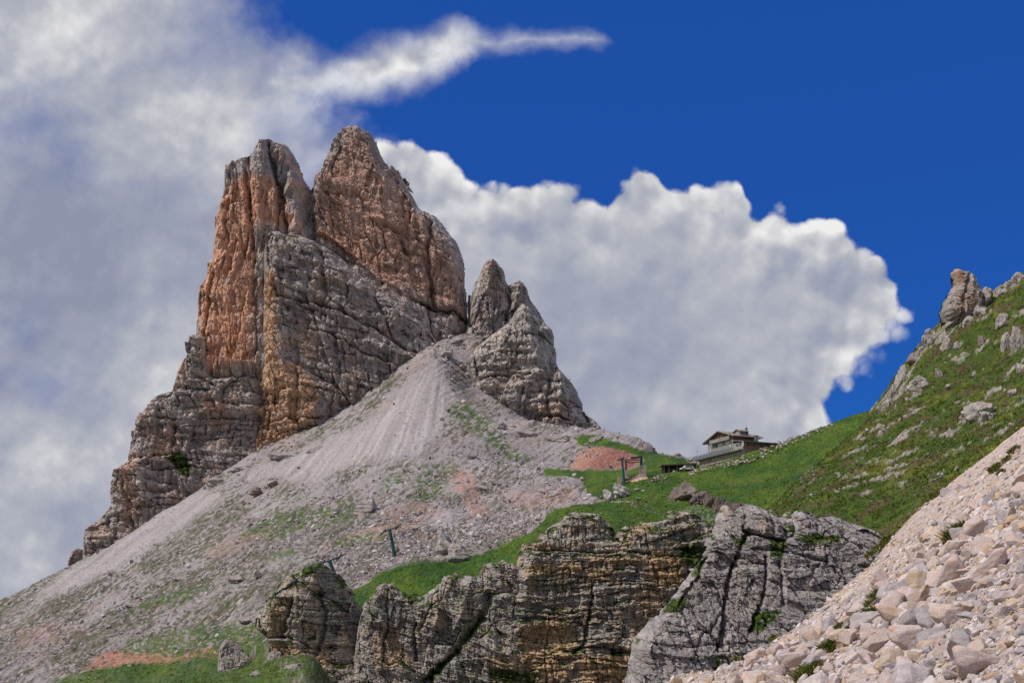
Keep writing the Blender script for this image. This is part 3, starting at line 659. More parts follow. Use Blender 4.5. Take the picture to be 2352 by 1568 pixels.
    m_left = math_(nt, 'MULTIPLY', m_left, math_(nt, 'MULTIPLY_ADD', thin, 0.36, 0.64))
    # the wisp reaching right
    spine = fcurve(nt, aw, [(0, Yv(190)), (X(700), Yv(185)), (X(800), Yv(172)), (X(900), Yv(150)), (X(1000), Yv(118)), (X(1080), Yv(88)), (X(1160), Yv(88)), (X(1250), Yv(92)), (X(1330), Yv(80)), (X(1420), Yv(96)), (1, Yv(96))])
    thick = fcurve(nt, aw, [(0, 0.0), (X(560), 0.0), (X(640), Yv(95)), (X(740), Yv(92)), (X(860), Yv(104)), (X(960), Yv(104)), (X(1060), Yv(92)), (X(1110), Yv(62)), (X(1180), Yv(54)), (X(1280), Yv(52)), (X(1350), Yv(50)), (X(1425), 0.0), (1, 0.0)])
    midw = nz(9.0, 8.0, 0.68, 31.0)[0]
    d_w = math_(nt, 'SUBTRACT', math_(nt, 'SUBTRACT', thick, 0.02), math_(nt, 'ABSOLUTE', math_(nt, 'SUBTRACT', bw, spine)))
    m_w = N(nt, 'ShaderNodeMapRange', interpolation_type='SMOOTHSTEP', _0=d_w, _1=-0.014, _2=0.040).outputs[0]
    m_w = math_(nt, 'MULTIPLY', m_w, math_(nt, 'MULTIPLY_ADD', midw, 1.1, 0.30), clamp=True)
    mask = math_(nt, 'MAXIMUM', math_(nt, 'MAXIMUM', m_bank, m_left), m_w, clamp=True)
    # brightness of the cloud: thick and thin parts, lit heads
    def lit(scale, off, rough=0.55, dx=-0.006, dy=-0.012):
        n_a = nz(scale, 7.0, rough, off)[0]
        P2 = N(nt, 'ShaderNodeVectorMath', operation='ADD', _0=P, _1=(dx, dy, 0)).outputs[0]
        n_b = nz(scale, 7.0, rough, off, vec=P2)[0]
        return math_(nt, 'SUBTRACT', n_a, n_b)
    r1 = lit(7.0, 1.3); lowf = nz(3.0, 4.0, 0.5, 11.0)[0]; midf = nz(7.0, 6.0, 0.58, 21.0)[0]
    P3 = N(nt, 'ShaderNodeVectorMath', operation='ADD', _0=pj, _1=(-0.006, -0.014, 0)).outputs[0]
    pl = math_(nt, 'SUBTRACT', puff(P3), pf)                      # lit side of each head
    head = N(nt, 'ShaderNodeMapRange', interpolation_type='SMOOTHSTEP', _0=d_bank, _1=0.17, _2=0.0).outputs[0]
    low = N(nt, 'ShaderNodeMapRange', interpolation_type='SMOOTHSTEP', _0=d_bank, _1=0.10, _2=0.42).outputs[0]
    t_b = math_(nt, 'MULTIPLY_ADD', lowf, 0.8, math_(nt, 'MULTIPLY_ADD', midf, 0.55, -0.28))
    t_b = math_(nt, 'MULTIPLY_ADD', head, 0.32, t_b)
    t_b = math_(nt, 'MULTIPLY_ADD', low, -0.16, t_b)
    t_b = math_(nt, 'MULTIPLY_ADD', math_(nt, 'MULTIPLY', pl, math_(nt, 'MULTIPLY_ADD', head, 0.8, 0.2)), 1.15, t_b)
    crease = N(nt, 'ShaderNodeMapRange', interpolation_type='SMOOTHSTEP', _0=pf, _1=0.35, _2=0.95).outputs[0]
    t_b = math_(nt, 'MULTIPLY_ADD', math_(nt, 'MULTIPLY', crease, math_(nt, 'MULTIPLY_ADD', head, 0.20, 0.02)), -1.0, t_b)
    t_b = math_(nt, 'ADD', t_b, math_(nt, 'MULTIPLY_ADD', head, 0.02, math_(nt, 'MULTIPLY', N(nt, 'ShaderNodeMapRange', interpolation_type='SMOOTHSTEP', _0=d_bank, _1=0.055, _2=0.0).outputs[0], 0.22)))
    t_b = math_(nt, 'MULTIPLY_ADD', r1, 1.6, t_b)
    t_l = math_(nt, 'MULTIPLY_ADD', lowf, 1.5, math_(nt, 'MULTIPLY_ADD', midf, 1.35, -0.90))
    t_l = math_(nt, 'MULTIPLY_ADD', r1, 1.9, t_l)
    br = N(nt, 'ShaderNodeMapRange', interpolation_type='SMOOTHSTEP', _0=math_(nt, 'SUBTRACT', math_(nt, 'MULTIPLY', a, 2352 / 850), math_(nt, 'MULTIPLY', b, 0.35)), _1=0.62, _2=0.92).outputs[0]
    t = math_(nt, 'ADD', math_(nt, 'MULTIPLY', t_l, math_(nt, 'SUBTRACT', 1.0, br)), math_(nt, 'MULTIPLY', t_b, br))
    t = math_(nt, 'MULTIPLY_ADD', m_w, math_(nt, 'MULTIPLY', math_(nt, 'SUBTRACT', 1.0, m_bank), 0.14), t)
    cr = nt.nodes.new('ShaderNodeValToRGB'); nt.links.new(t, cr.inputs[0])
    e = cr.color_ramp.elements
    stops = [(0.0, (2.7, 3.0, 4.1)), (0.3, (3.5, 3.75, 4.7)), (0.55, (4.7, 4.85, 5.4)), (0.78, (6.6, 6.65, 6.8)), (1.0, (8.6, 8.6, 8.5))]
    while len(e) < len(stops): e.new(0.5)
    for el, (p, c) in zip(e, stops): el.position = p; el.color = (*c, 1)
    front = mix_(nt, mask, skyc, cr.outputs[0])
    # the rest of the sky, out of view: broken cloud
    n_o = N(nt, 'ShaderNodeTexNoise', _Vector=d, _Scale=2.5, _Detail=6.0).outputs[0]
    mo = N(nt, 'ShaderNodeMapRange', interpolation_type='SMOOTHSTEP', _0=n_o, _1=0.40, _2=0.55).outputs[0]
    other = mix_(nt, mo, skyc, (5.2, 5.2, 5.5, 1))
    inv = N(nt, 'ShaderNodeMapRange', interpolation_type='SMOOTHSTEP', _0=s.outputs[1], _1=0.10, _2=0.40).outputs[0]
    nt.links.new(mix_(nt, inv, other, front), bg.inputs[0])
    w.cycles.sampling_method = 'MANUAL'; w.cycles.sample_map_resolution = 512

def build_camera():
    cd = bpy.data.cameras.new('camera'); o = bpy.data.objects.new('camera', cd); COL.objects.link(o)
    cd.sensor_width = 36; cd.sensor_fit = 'HORIZONTAL'; cd.lens = 36 * F / 2352
    o.rotation_euler = (R(90), 0, 0); cd.shift_y = (HY - 784) / 2352
    cd.clip_start = 0.1; cd.clip_end = 20000
    SC.camera = o
    SC.view_settings.view_transform = 'Standard'; SC.view_settings.look = 'None'; SC.view_settings.exposure = 0.0; SC.view_settings.gamma = 1.0
    SC.cycles.use_denoising = False; SC.cycles.max_bounces = 4; SC.cycles.diffuse_bounces = 2
# ------------------------------------------------------------------ nearer cliffs
TAN = (0.52, 0.335, 0.175)
def c6(*a): return [(672.6 + x * .3268, 1056.9 + y * .3268) for x, y in a]
def c7(*a): return [(1345.0 + x * .3268, 1056.9 + y * .3268) for x, y in a]
def c5(*a): return [(x * .3268, 1056.9 + y * .3268) for x, y in a]

def build_cliffs():
    # stratified wall
    o = [(1130,1700),(1150,1480),(1165,1400),(1175,1340),(1185,1300),(1192,1273),(1202,1253),(1222,1236),(1249,1216),(1264,1203),(1290,1192),(1300,1173),(1330,1167),(1381,1172),(1396,1187),(1414,1206),(1420,1222),(1427,1209),(1445,1197),(1494,1192),(1531,1187),
         (1548,1170),(1580,1166),(1612,1174),(1622,1189),(1645,1196),(1662,1206),(1670,1240),(1700,1300),(1640,1700)]
    P = dict(s=7.5, levels=[(0.9,.75,.09,.8),(0.36,.26,.05,1.0),(0.14,.10,.025,1.0),(.055,.05,.011,.9)], flute=0.42, flute_w=1.1, bed=0.62, bed_h=2.6, jag=0.55, lean=0.14, dip=-0.02, wob=5)
    ft = [('groove',[(1218,1266),(1271,1263),(1375,1269),(1441,1267),(1508,1276),(1606,1282)],2.6,1.0),('ledge',[(1218,1268),(1271,1265),(1375,1271),(1441,1270),(1508,1278),(1606,1284)],12,.7),
          ('groove',[(1208,1328),(1293,1318),(1372,1333),(1443,1336),(1554,1339)],2.4,.7),('ledge',[(1208,1300),(1293,1296),(1372,1308),(1443,1310),(1554,1316)],18,.6),('roof',[(1208,1328),(1293,1318),(1372,1333),(1443,1336),(1554,1339)],8,.5),
          ('groove',[(1179,1420),(1240,1418),(1294,1426),(1339,1433)],2.6,1.0),('roof',[(1340,1486),(1359,1479),(1394,1485),(1441,1494),(1475,1500)],26,1.6),('groove',[(1316,1497),(1359,1481),(1394,1487),(1441,1496)],5,1.6),
          ('groove',[(1362,1340),(1359,1370),(1350,1423),(1338,1479),(1318,1500)],3.2,1.6),('groove',[(1440,1225),(1425,1260),(1418,1300)],2.5,.6),('groove',[(1270,1180),(1262,1230),(1268,1262)],2.5,.7),('groove',[(1262,1420),(1250,1500),(1255,1568)],2.5,.8),
          ('ledge',[(1220,1500),(1300,1520),(1340,1510),(1440,1525)],20,.9),('groove',[(1180,1530),(1260,1540),(1330,1535),(1440,1530)],2.4,.7),('ridge',[(1240,1230),(1210,1330),(1195,1440)],26,1.6),('groove',[(1480,1200),(1490,1270)],2.2,.5),('groove',[(1560,1290),(1545,1400)],2.4,.7),('ridge',[(1500,1195),(1505,1330)],30,1.2)]
    oz = [([(1190,1440),(1300,1410),(1330,1500),(1300,1568),(1180,1568)],14,.85),([(1330,1505),(1450,1500),(1450,1568),(1330,1568)],6,1.0),([(1490,1262),(1560,1275),(1570,1345),(1480,1345)],8,1.0),([(1470,1340),(1530,1345),(1500,1460),(1440,1470)],16,.6),
          ([(1205,1300),(1300,1292),(1400,1308),(1400,1335),(1293,1320),(1205,1328)],5,.8),([(1345,1270),(1500,1275),(1560,1300),(1350,1305)],10,.55),([(1440,1195),(1500,1192),(1500,1225),(1450,1225)],8,.7)]
    col = rock_colour((0.305,0.27,0.24), (0.451,0.403,0.36), TAN, oz, 0.85, 0.45, dark=(0.10,0.09,0.08), moss=(0.9, 0.75, -0.05, [([(1556,1250),(1640,1262),(1660,1290),(1570,1300)],5),([(1425,1200),(1415,1240),(1400,1212)],5),([(1180,1535),(1240,1545),(1230,1568),(1160,1568)],8)]), bed_tint=0.5, unit=0.3)
    v, f, c = rock_face(223, o, 0.10, 6, 4.5, P, ft, None, col, 101)
    link('cliff', mesh_np('cliff', v, f, M['cliff'], c), kind='structure', label='wide stratified cliff of grey and tan rock below the meadow', category='cliff')
    # broken pillars left of it
    o = [(800,1700),(812,1480),(818,1410),(829,1380),(844,1362),(859,1344),(872,1332),(885,1328),(900,1336),(914,1351),(935,1362),(957,1367),(967,1364),(985,1350),(1006,1335),(1012,1320),(1019,1315),(1040,1312),(1060,1322),(1091,1315),
         (1098,1302),(1107,1292),(1130,1284),(1156,1276),(1170,1284),(1190,1292),(1215,1330),(1220,1480),(1200,1700)]
    P = dict(s=6.5, levels=[(0.75,1.0,.12,.9),(0.32,.34,.06,1.0),(0.13,.12,.027,1.0),(.055,.05,.011,.9)], flute=0.40, flute_w=1.0, bed=0.35, bed_h=2.2, jag=0.75, lean=0.22, dip=0.30, wob=6)
    ft = [('groove',c6((860,1150),(850,1280),(870,1410)),3.5,1.6),('groove',c6((660,900),(670,1150),(640,1300)),3,1.3),('groove',c6((1380,950),(1360,1060),(1300,1130),(1150,1330),(950,1550)),8,2.4),('ridge',c6((620,850),(590,1000),(640,1150)),10,1.5),
          ('ridge',c6((1100,800),(1050,950),(1000,1150)),14,1.8),('ridge',c6((1250,850),(1200,1000),(1150,1180)),14,1.4),('groove',c6((1010,900),(960,1050),(900,1200)),3,1.0),('groove',c6((1180,1130),(1280,1110),(1330,1060)),3,1.0),('ledge',c6((480,1150),(620,1110),(760,1170)),10,.9),
          ('ridge',c6((1330,1200),(1420,1300),(1560,1420)),16,1.6),('ledge',c6((1150,1400),(1350,1380),(1560,1440)),14,1.0)]
    oz = [(c6((560,1250),(720,1150),(850,1420),(600,1480)),8,.7),(c6((1350,1350),(1600,1380),(1600,1560),(1400,1560)),8,.7),(c6((980,980),(1060,980),(1040,1160),(960,1160)),8,.45)]
    col = rock_colour((0.28,0.254,0.231), (0.427,0.384,0.348), TAN, oz, 0.75, 0.35, dark=(0.10,0.09,0.08), moss=(0.8, 0.75, -0.08, [(c6((1300,1110),(1350,1120),(1240,1260),(1020,1430),(900,1560),(980,1560),(1120,1400)),4),(c6((1380,1480),(1500,1440),(1650,1520),(1560,1568),(1400,1540)),8),(c6((740,880),(870,940),(850,1010),(760,960)),5),(c6((1100,820),(1140,830),(1130,900)),4)]), bed_tint=0.3, unit=0.3)
    v, f, c = rock_face(221, o, 0.10, 6, 4.2, P, ft, None, col, 131)
    link('cliff', mesh_np('cliff', v, f, M['cliff'], c), kind='structure', label='broken grey rock pillars below the narrow grass ribbon', category='cliff')
    # big rock knob on the left
    o = [(560,1700),(600,1540),(612,1508),(608,1469),(590,1458),(575,1442),(574,1425),(582,1403),(596,1380),(610,1366),(621,1351),(634,1334),(647,1318),(668,1306),(686,1299),(700,1290),(729,1285),(742,1296),(756,1310),(768,1325),(780,1338),(796,1356),(808,1374),
         (818,1400),(822,1440),(822,1490),(830,1540),(850,1700)]
    P = dict(s=6.5, levels=[(0.85,1.0,.13,.8),(0.36,.34,.055,1.0),(0.14,.12,.026,1.0),(.055,.05,.011,.9)], flute=0.35, flute_w=1.1, bed=0.35, bed_h=2.4, jag=0.6, lean=0.2, wob=5)
    ft = [('arete',c5((2180,680),(2080,900),(2090,1200),(2150,1440)),.30,.45,6),('groove',c5((2230,930),(2280,1060),(2260,1250),(2200,1400)),5,2.0),('groove',c5((2050,980),(2020,1100),(2010,1200)),4,1.5),('groove',c5((1890,1240),(2050,1250),(2250,1330),(2352,1300)),2.6,.9),('groove',c5((1880,1370),(2050,1400),(2200,1440)),2.6,1.0),('ledge',c5((1880,1250),(2050,1260),(2250,1340)),14,.9),
          ('ridge',c5((1950,930),(1900,1080),(1890,1220)),18,2.0),('ridge',c5((2200,760),(2150,950),(2130,1150)),26,1.6),('roof',c5((1960,960),(2040,960)),10,1.0)]
    oz = [(c5((1880,1000),(2010,960),(2010,1200),(1890,1260)),8,.7),(c5((1890,1260),(2200,1330),(2300,1300),(2352,1440),(2100,1460),(1900,1400)),8,.8)]
    col = rock_colour((0.293,0.26,0.231), (0.451,0.397,0.342), TAN, oz, 0.8, 0.35, dark=(0.095,0.085,0.075), moss=(0.9, 0.75, -0.08, [(c5((2090,760),(2230,690),(2260,730),(2180,800),(2100,840)),4)]), bed_tint=0.35, unit=0.3)
    v, f, c = rock_face(222, o, 0.10, 6, 4.2, P, ft, None, col, 151)
    link('cliff', mesh_np('cliff', v, f, M['cliff'], c), kind='structure', label='big blocky rock knob with a grassy top beside the leaning lift pylon', category='cliff')
    # low layered toe under the knob and the small rock left of it
    o = [(600,1700),(620,1545),(640,1530),(680,1528),(740,1532),(790,1524),(840,1530),(880,1522),(930,1535),(980,1548),(1060,1560),(1150,1555),(1180,1700)]
    P = dict(s=5, levels=[(0.9,.6,.10,.8),(0.36,.24,.06,1.0),(0.14,.10,.026,1.0),(.055,.05,.011,.9)], flute=0.2, bed=0.4, bed_h=1.6, jag=0.6, lean=0.9, dip=0.25, wob=5)
    col = rock_colour((0.299,0.26,0.234), (0.451,0.403,0.354), TAN, [], 0.7, 0.3, moss=(0.7, 1.35, 0.0, []), unit=0.3)
    v, f, c = rock_face(214, o, 0.11, 4, 5, P, [], None, col, 171)
    link('cliff', mesh_np('cliff', v, f, M['cliff'], c), kind='structure', label='low layered rock steps with turf along the bottom edge', category='cliff')
    o = [(490,1700),(494,1560),(496,1500),(498,1484),(506,1470),(514,1464),(526,1470),(540,1482),(556,1496),(574,1510),(576,1530),(572,1548),(590,1600),(600,1700)]
    col = rock_colour((0.293,0.26,0.24), (0.439,0.39,0.348), TAN, [], 0.6, 0.25, unit=0.3)
    v, f, c = rock_face(222, o, 0.10, 4, 4, dict(s=4, levels=[(0.6,1.1,.12,.9),(0.3,.4,.06,1.0),(0.13,.14,.026,1.0),(.06,.06,.012,.9)], flute=.25, flute_w=.8, jag=0.6, lean=0.15), [], None, col, 181)
    link('rock_outcrop', mesh_np('rock_outcrop', v, f, M['cliff'], c), label='small leaning grey crag standing in the lower left meadow', category='rock')

def build_outcrop():
    o = [(1430,1700),(1446,1567),(1463,1514),(1476,1462),(1500,1436),(1528,1410),(1552,1378),(1574,1348),(1598,1316),(1620,1286),(1640,1264),(1655,1246),(1664,1226),(1672,1210),(1682,1196),(1691,1184),(1694,1168),(1698,1158),(1704,1145),(1711,1135),(1719,1128),(1727,1126),
         (1734,1139),(1744,1148),(1754,1136),(1767,1126),(1783,1127),(1803,1132),(1825,1142),(1840,1150),(1852,1158),(1868,1161),(1881,1165),(1896,1152),(1914,1145),(1930,1147),(1946,1152),(1956,1160),(1975,1157),(1999,1158),(2031,1171),(2064,1184),(2086,1192),(2140,1240),(2140,1700)]
    P = dict(s=3.6, levels=[(0.65,1.3,.13,.9),(0.30,.42,.06,1.0),(0.13,.15,.028,1.0),(.055,.06,.013,.9)], grain=(0.10, 0.22), flute=0.16, flute_w=.55, bed=0.16, bed_h=1.7, jag=0.5, lean=0.55, shear=0.38, wob=5, cw=.05)
    ft = [('groove',c7((1180,650),(1130,750),(1080,880),(1040,1030),(1000,1200),(975,1345)),5,1.1),('groove',c7((1390,650),(1350,870),(1290,1060),(1220,1200)),4.5,.9),('groove',c7((1480,680),(1470,1000)),4,.6),('groove',c7((1190,640),(1220,540),(1270,470)),5,.7),
          ('roof',c7((1240,430),(1340,470),(1420,490),(1520,500)),36,.75),('groove',c7((1250,440),(1340,475),(1420,495),(1510,505)),5,.8),('groove',c7((1290,220),(1260,380),(1240,420)),4,.5),('groove',c7((1460,360),(1470,480)),6,.5),('groove',c7((1830,300),(1830,440)),4,.4),
          ('groove',c7((1190,640),(1290,690),(1390,700)),4,.5),('groove',c7((1510,600),(1700,640),(1850,680)),4,.45),('groove',c7((1850,560),(1850,700)),3,.3),('ridge',c7((1100,420),(950,620),(760,900),(480,1250)),20,.5),
          ('groove',c7((940,660),(850,820),(700,1010)),4,.4),('groove',c7((1000,1080),(860,1250),(760,1400)),4,.35),('ridge',c7((1380,250),(1400,400)),22,.6),('groove',c7((1560,330),(1580,480)),7,.7),('groove',c7((1660,340),(1640,480),(1540,520)),4,.4)]
    oz = [(c7((1340,330),(1460,330),(1460,470),(1330,440)),10,.6),(c7((1180,930),(1300,930),(1260,1040),(1130,1020)),14,.45),(c7((1110,200),(1190,200),(1160,320),(1100,320)),6,.7)]
    gp = [(c7((1120,470),(1200,500),(1290,430),(1250,540),(1190,560)),4),(c7((1630,500),(1780,450),(1960,480),(1980,520),(1850,540),(1700,550)),4),(c7((590,1070),(650,960),(760,930),(780,980),(700,1060)),5),(c7((1410,520),(1560,500),(1560,560),(1490,660),(1420,640)),5),
          (c7((880,650),(950,620),(930,700),(840,820),(820,780)),4),(c7((1570,400),(1640,380),(1640,450),(1580,450)),4),(c7((1280,1060),(1450,1050),(1310,1200),(1200,1220)),4),(c7((940,1370),(1000,1370),(980,1500),(920,1500)),4)]
    col = rock_colour((0.27,0.242,0.236), (0.42,0.38,0.365), (0.40,0.29,0.20), oz, 0.7, 0.22, dark=(0.14,0.125,0.115), moss=(0.35, 1.5, -0.35, gp), unit=0.12)
    v, f, c = rock_face(79.5, o, 0.034, 2.0, 1.5, P, ft, None, col, 211)
    link('rock_outcrop', mesh_np('rock_outcrop', v, f, M['crag'], c), kind='structure', label='steep grey slabby crag with grass ledges just beyond the gravel slope', category='cliff')

# ------------------------------------------------------------------ grassy hill on the right
HCP = [(1825,1112,136),(1860,1085,140),(1900,1055,143),(1960,1005,148),(2020,950,151),(2042,905,152),(2060,880,152),(2085,822,153),(2118,800,153),(2150,752,153),(2165,742,153),(2260,690,155),(2300,660,156),(2352,640,157),(2450,590,160),(2700,470,170),
       (2250,860,136),(2352,810,131),(2200,1000,118),(2352,950,112),(2080,1185,100),(1960,1150,108),(1900,1150,112),(2250,1060,100),(2352,1030,95),(2100,900,140),(2100,1050,120),(1800,1180,122),(1700,1260,112),(2100,1300,88),(2400,1200,84),(2700,900,95),(2600,1100,85)]
HW = [tuple(at(*p)) for p in HCP] + [(20,150,-4),(36,165,8),(44,175,12),(50,185,14),(60,195,20),(80,215,30),(10,110,-12),(0,140,-18),(22,90,-6),(15,180,-14)]
HW = np.array(HW); _HP = HW[:, :2] / 50
_hK = _U(((_HP[:, None] - _HP[None]) ** 2).sum(-1)) + np.eye(len(_HP)) * 1e-3
_hn = len(_HP); _hA = np.zeros((_hn + 3,) * 2); _hA[:_hn, :_hn] = _hK; _hA[:_hn, _hn] = 1; _hA[:_hn, _hn + 1:] = _HP; _hA[_hn, :_hn] = 1; _hA[_hn + 1:, :_hn] = _HP.T
_hW = np.linalg.solve(_hA, np.concatenate([HW[:, 2], np.zeros(3)]))
def hill0(x, y):
    x = np.asarray(x, f4) / 50; y = np.asarray(y, f4) / 50
    z = np.full(x.shape, _hW[_hn], f4) + f4(_hW[_hn + 1]) * x + f4(_hW[_hn + 2]) * y
    for (px, py), w in zip(_HP, _hW[:_hn]):
        r2 = (x - f4(px)) ** 2 + (y - f4(py)) ** 2
        z = z + f4(w) * (f4(0.5) * r2 * np.log(r2 + f4(1e-9)))
    return z
def hill_rough(x, y):
    return fbm(x / 5, y / 5, 301, 3) * 0.45 + fbm(x / 1.1, y / 1.4, 303, 3) * 0.16 + ridged(x / 2.2, y / 2.2, 305, 2) * 0.15
def hill_z(x, y): return hill0(x, y) + hill_rough(x, y)

def grass_mix(x, y, s, sc=1.0):
    n = fbm(x / (6 * sc), y / (7 * sc), s, 4); n2 = fbm(x / (0.8 * sc), y / (0.9 * sc), s + 1, 3)
    c = np.empty(x.shape + (3,), f4); c[:] = (0.052, 0.080, 0.010)
    c = lerp(c, (0.105, 0.115, 0.016), sstep(-0.1, 0.6, n + 0.3 * n2))
    c = lerp(c, (0.085, 0.066, 0.028), sstep(-0.02, 0.42, fbm(x / (3 * sc), y / (2.2 * sc), s + 2, 4)) * 0.85)
    return c * (1 + 0.4 * n2[..., None])

def build_hill():
    u = np.linspace(0.16, 0.66, 700); Y = np.linspace(84, 186, 520)
    U, YY = np.meshgrid(u, Y); X = (U * YY).astype(f4); YY = YY.astype(f4)
    Z = hill0(X, YY)
    px = CX + F * X / YY; py = HY - F * Z / YY
    c = grass_mix(X, YY, 311)
    wx = fbm(px / 14, py / 10, 321, 3) * 9
    # bare stony ground showing through the turf
    st = fbm(X / 3.2, YY / 2.4, 331, 4) + 0.35 * fbm(X / 0.5, YY / 0.5, 333, 2)
    m = sstep(0.42, 0.66, st + 0.20 * zone(px + wx, py, [(1990,1010),(2100,930),(2180,950),(2150,1040),(2000,1130),(1900,1140)], 20) + 0.45 * zone(px + wx, py, [(2160,1130),(2240,1120),(2250,1180),(2150,1190)], 14)
              + 0.5 * zone(px + wx, py, [(2020,950),(2090,820),(2160,740),(2200,740),(2110,840),(2050,960)], 10))
    rub = np.empty_like(c); rub[:] = (0.31, 0.272, 0.245); rub *= (1 + 0.5 * fbm(X / 0.35, YY / 0.35, 335, 2))[..., None]
    c = c + (rub - c) * (m * 0.85)[..., None]
    Z = Z + hill_rough(X, YY) + m * (ridged(X / 1.3, YY / 1.1, 337, 4) - 0.55) * 0.9
    f, used = grid_faces(np.ones(X.shape, bool))
    me = mesh_np('grassy_hill', np.stack([X, YY, Z], -1).reshape(-1, 3), f, M['turf'], np.clip(c, .01, .9).reshape(-1, 3), smooth=True)
    link('hill', me, kind='structure', label='steep turf hillside with bare stony patches rising to the right', category='hill')

# ------------------------------------------------------------------ gravel slope the photographer stands on
FG = [(-30,-30),(-6,-6),(-2.5,6),(0.4,14),(1.2,20),(2.4,22.8),(4.3,24.7),(5.4,23.4),(6.7,23.9),(9.5,29.2),(13.8,39.0),(14.6,40),(18.0,46.0),(20.4,49.0),(30,60),(60,90),(70,-30)]
def fg0(x, y):
    x = np.asarray(x, f4); y = np.asarray(y, f4)
    s = sdf(x, y, FG)
    out = np.clip(-s + 0.4, 0, None)
    return -1.52 + 0.693 * x - 0.107 * y + 0.85 * np.exp(-((x - 2.75) / 0.95) ** 2 - ((y - 20.6) / 1.8) ** 2) - np.where(out < 2, out * out * 0.35, 1.4 + (out - 2) * 1.4)
def fg_rough(x, y): return fbm(x / 2.6, y / 3.2, 401, 4) * 0.17 + fbm(x / 0.5, y / 0.5, 403, 3) * 0.03
def fg_z(x, y): return fg0(x, y) + fg_rough(x, y)
COARSE = [(1560,1640),(1640,1568),(1790,1520),(1880,1462),(1950,1400),(2040,1345),(2110,1275),(2180,1215),(2280,1140),(2352,1085),(2600,900),(2600,1900),(1560,1900)]

def build_ground():
    xs = np.concatenate([np.linspace(-12, 1, 30)[:-1], np.linspace(1, 26, 620)[:-1], np.linspace(26, 45, 60)]); ys = np.concatenate([np.linspace(-12, 4, 30)[:-1], np.linspace(4, 54, 640)])
    X, YY = np.meshgrid(xs.astype(f4), ys.astype(f4)); Z = fg_z(X, YY)
    n = fbm(X / 1.6, YY / 2.2, 411, 4); n2 = fbm(X / 0.18, YY / 0.18, 413, 3)
    c = np.empty(X.shape + (3,), f4); c[:] = (0.50, 0.405, 0.345)
    c = lerp(c, (0.50, 0.36, 0.25), sstep(0.0, 0.6, n) * 0.7); c = lerp(c, (0.52, 0.46, 0.44), sstep(0.1, 0.6, -n) * 0.6)
    c = c * (1 + 0.35 * n2[..., None])
    f, used = grid_faces(np.ones(X.shape, bool))
    me = mesh_np('gravel_slope', np.stack([X, YY, Z], -1).reshape(-1, 3), f, M['gravel'], np.clip(c, .02, .9).reshape(-1, 3), smooth=True)
    link('ground', me, kind='structure', label='steep pale gravel slope in the foreground', category='ground')
    me = mesh_np('valley', [(-9000,-9000,-160),(9000,-9000,-160),(9000,12000,-160),(-9000,12000,-160)], [(0,1,2,3)], plain('valley_floor', (0.10, 0.11, 0.06), 0.95, 0.01, 0.4))
    link('valley', me, kind='structure')
M['turf'] = attr_mat('turf', 3.0, 0.45, 1.6, bump=0.7, bump_d=0.18)
M['gravel'] = attr_mat('gravel', 22.0, 0.55, 1.4, bump=0.7, bump_d=0.03)
# ------------------------------------------------------------------ loose stones
def ico(sub):
    bm = bmesh.new(); bmesh.ops.create_icosphere(bm, subdivisions=sub, radius=1.0)
    bm.verts.ensure_lookup_table()
    v = np.array([x.co[:] for x in bm.verts], f4); f = np.array([[a.index for a in p.verts] for p in bm.faces], np.int32)
    bm.free(); return v, f

def noise3(p, k, s, o=3):
    return (fbm(p[:, 0] * k + p[:, 2] * k * 0.7, p[:, 1] * k - p[:, 2] * k * 0.6, s, o) + fbm(p[:, 2] * k + p[:, 1] * k * 0.5, p[:, 0] * k - p[:, 1] * k * 0.8, s + 3, o)) * 0.6

def stone_shape(seed, sub, planes=11, sharp=16.0, rough=0.05, stretch=(1.0, 0.78, 0.58)):
    """an angular stone: a ball cut by random planes, edges a little worn, then roughened"""
    rs = np.random.RandomState(seed)
    v, f = ico(sub)
    n = rs.normal(size=(planes, 3)); n /= np.linalg.norm(n, axis=1)[:, None]
    h = rs.uniform(0.46, 0.84, planes)
    q = np.maximum(v @ n.T / h, 1e-3)
    r = (np.sum(q ** sharp, 1) + 0.95 ** sharp) ** (-1.0 / sharp)
    v = v * r[:, None]
    v = v * np.array(stretch, f4)
    if rough:
        v = v * (1 + rough * noise3(v, 2.2, seed * 7 + 1) + rough * 0.5 * noise3(v, 6.5, seed * 7 + 5))[:, None]
    if rough and sub > 3: v = v * (1 - 0.05 * ridged(v[:, 0] * 3.1 + v[:, 2] * 2, v[:, 1] * 3.3 - v[:, 2] * 2, seed, 3))[:, None]
    return v.astype(f4), f

def rot_z(v, a):
    c, s = np.cos(a), np.sin(a); return np.stack([v[..., 0] * c - v[..., 1] * s, v[..., 0] * s + v[..., 1] * c, v[..., 2]], -1)

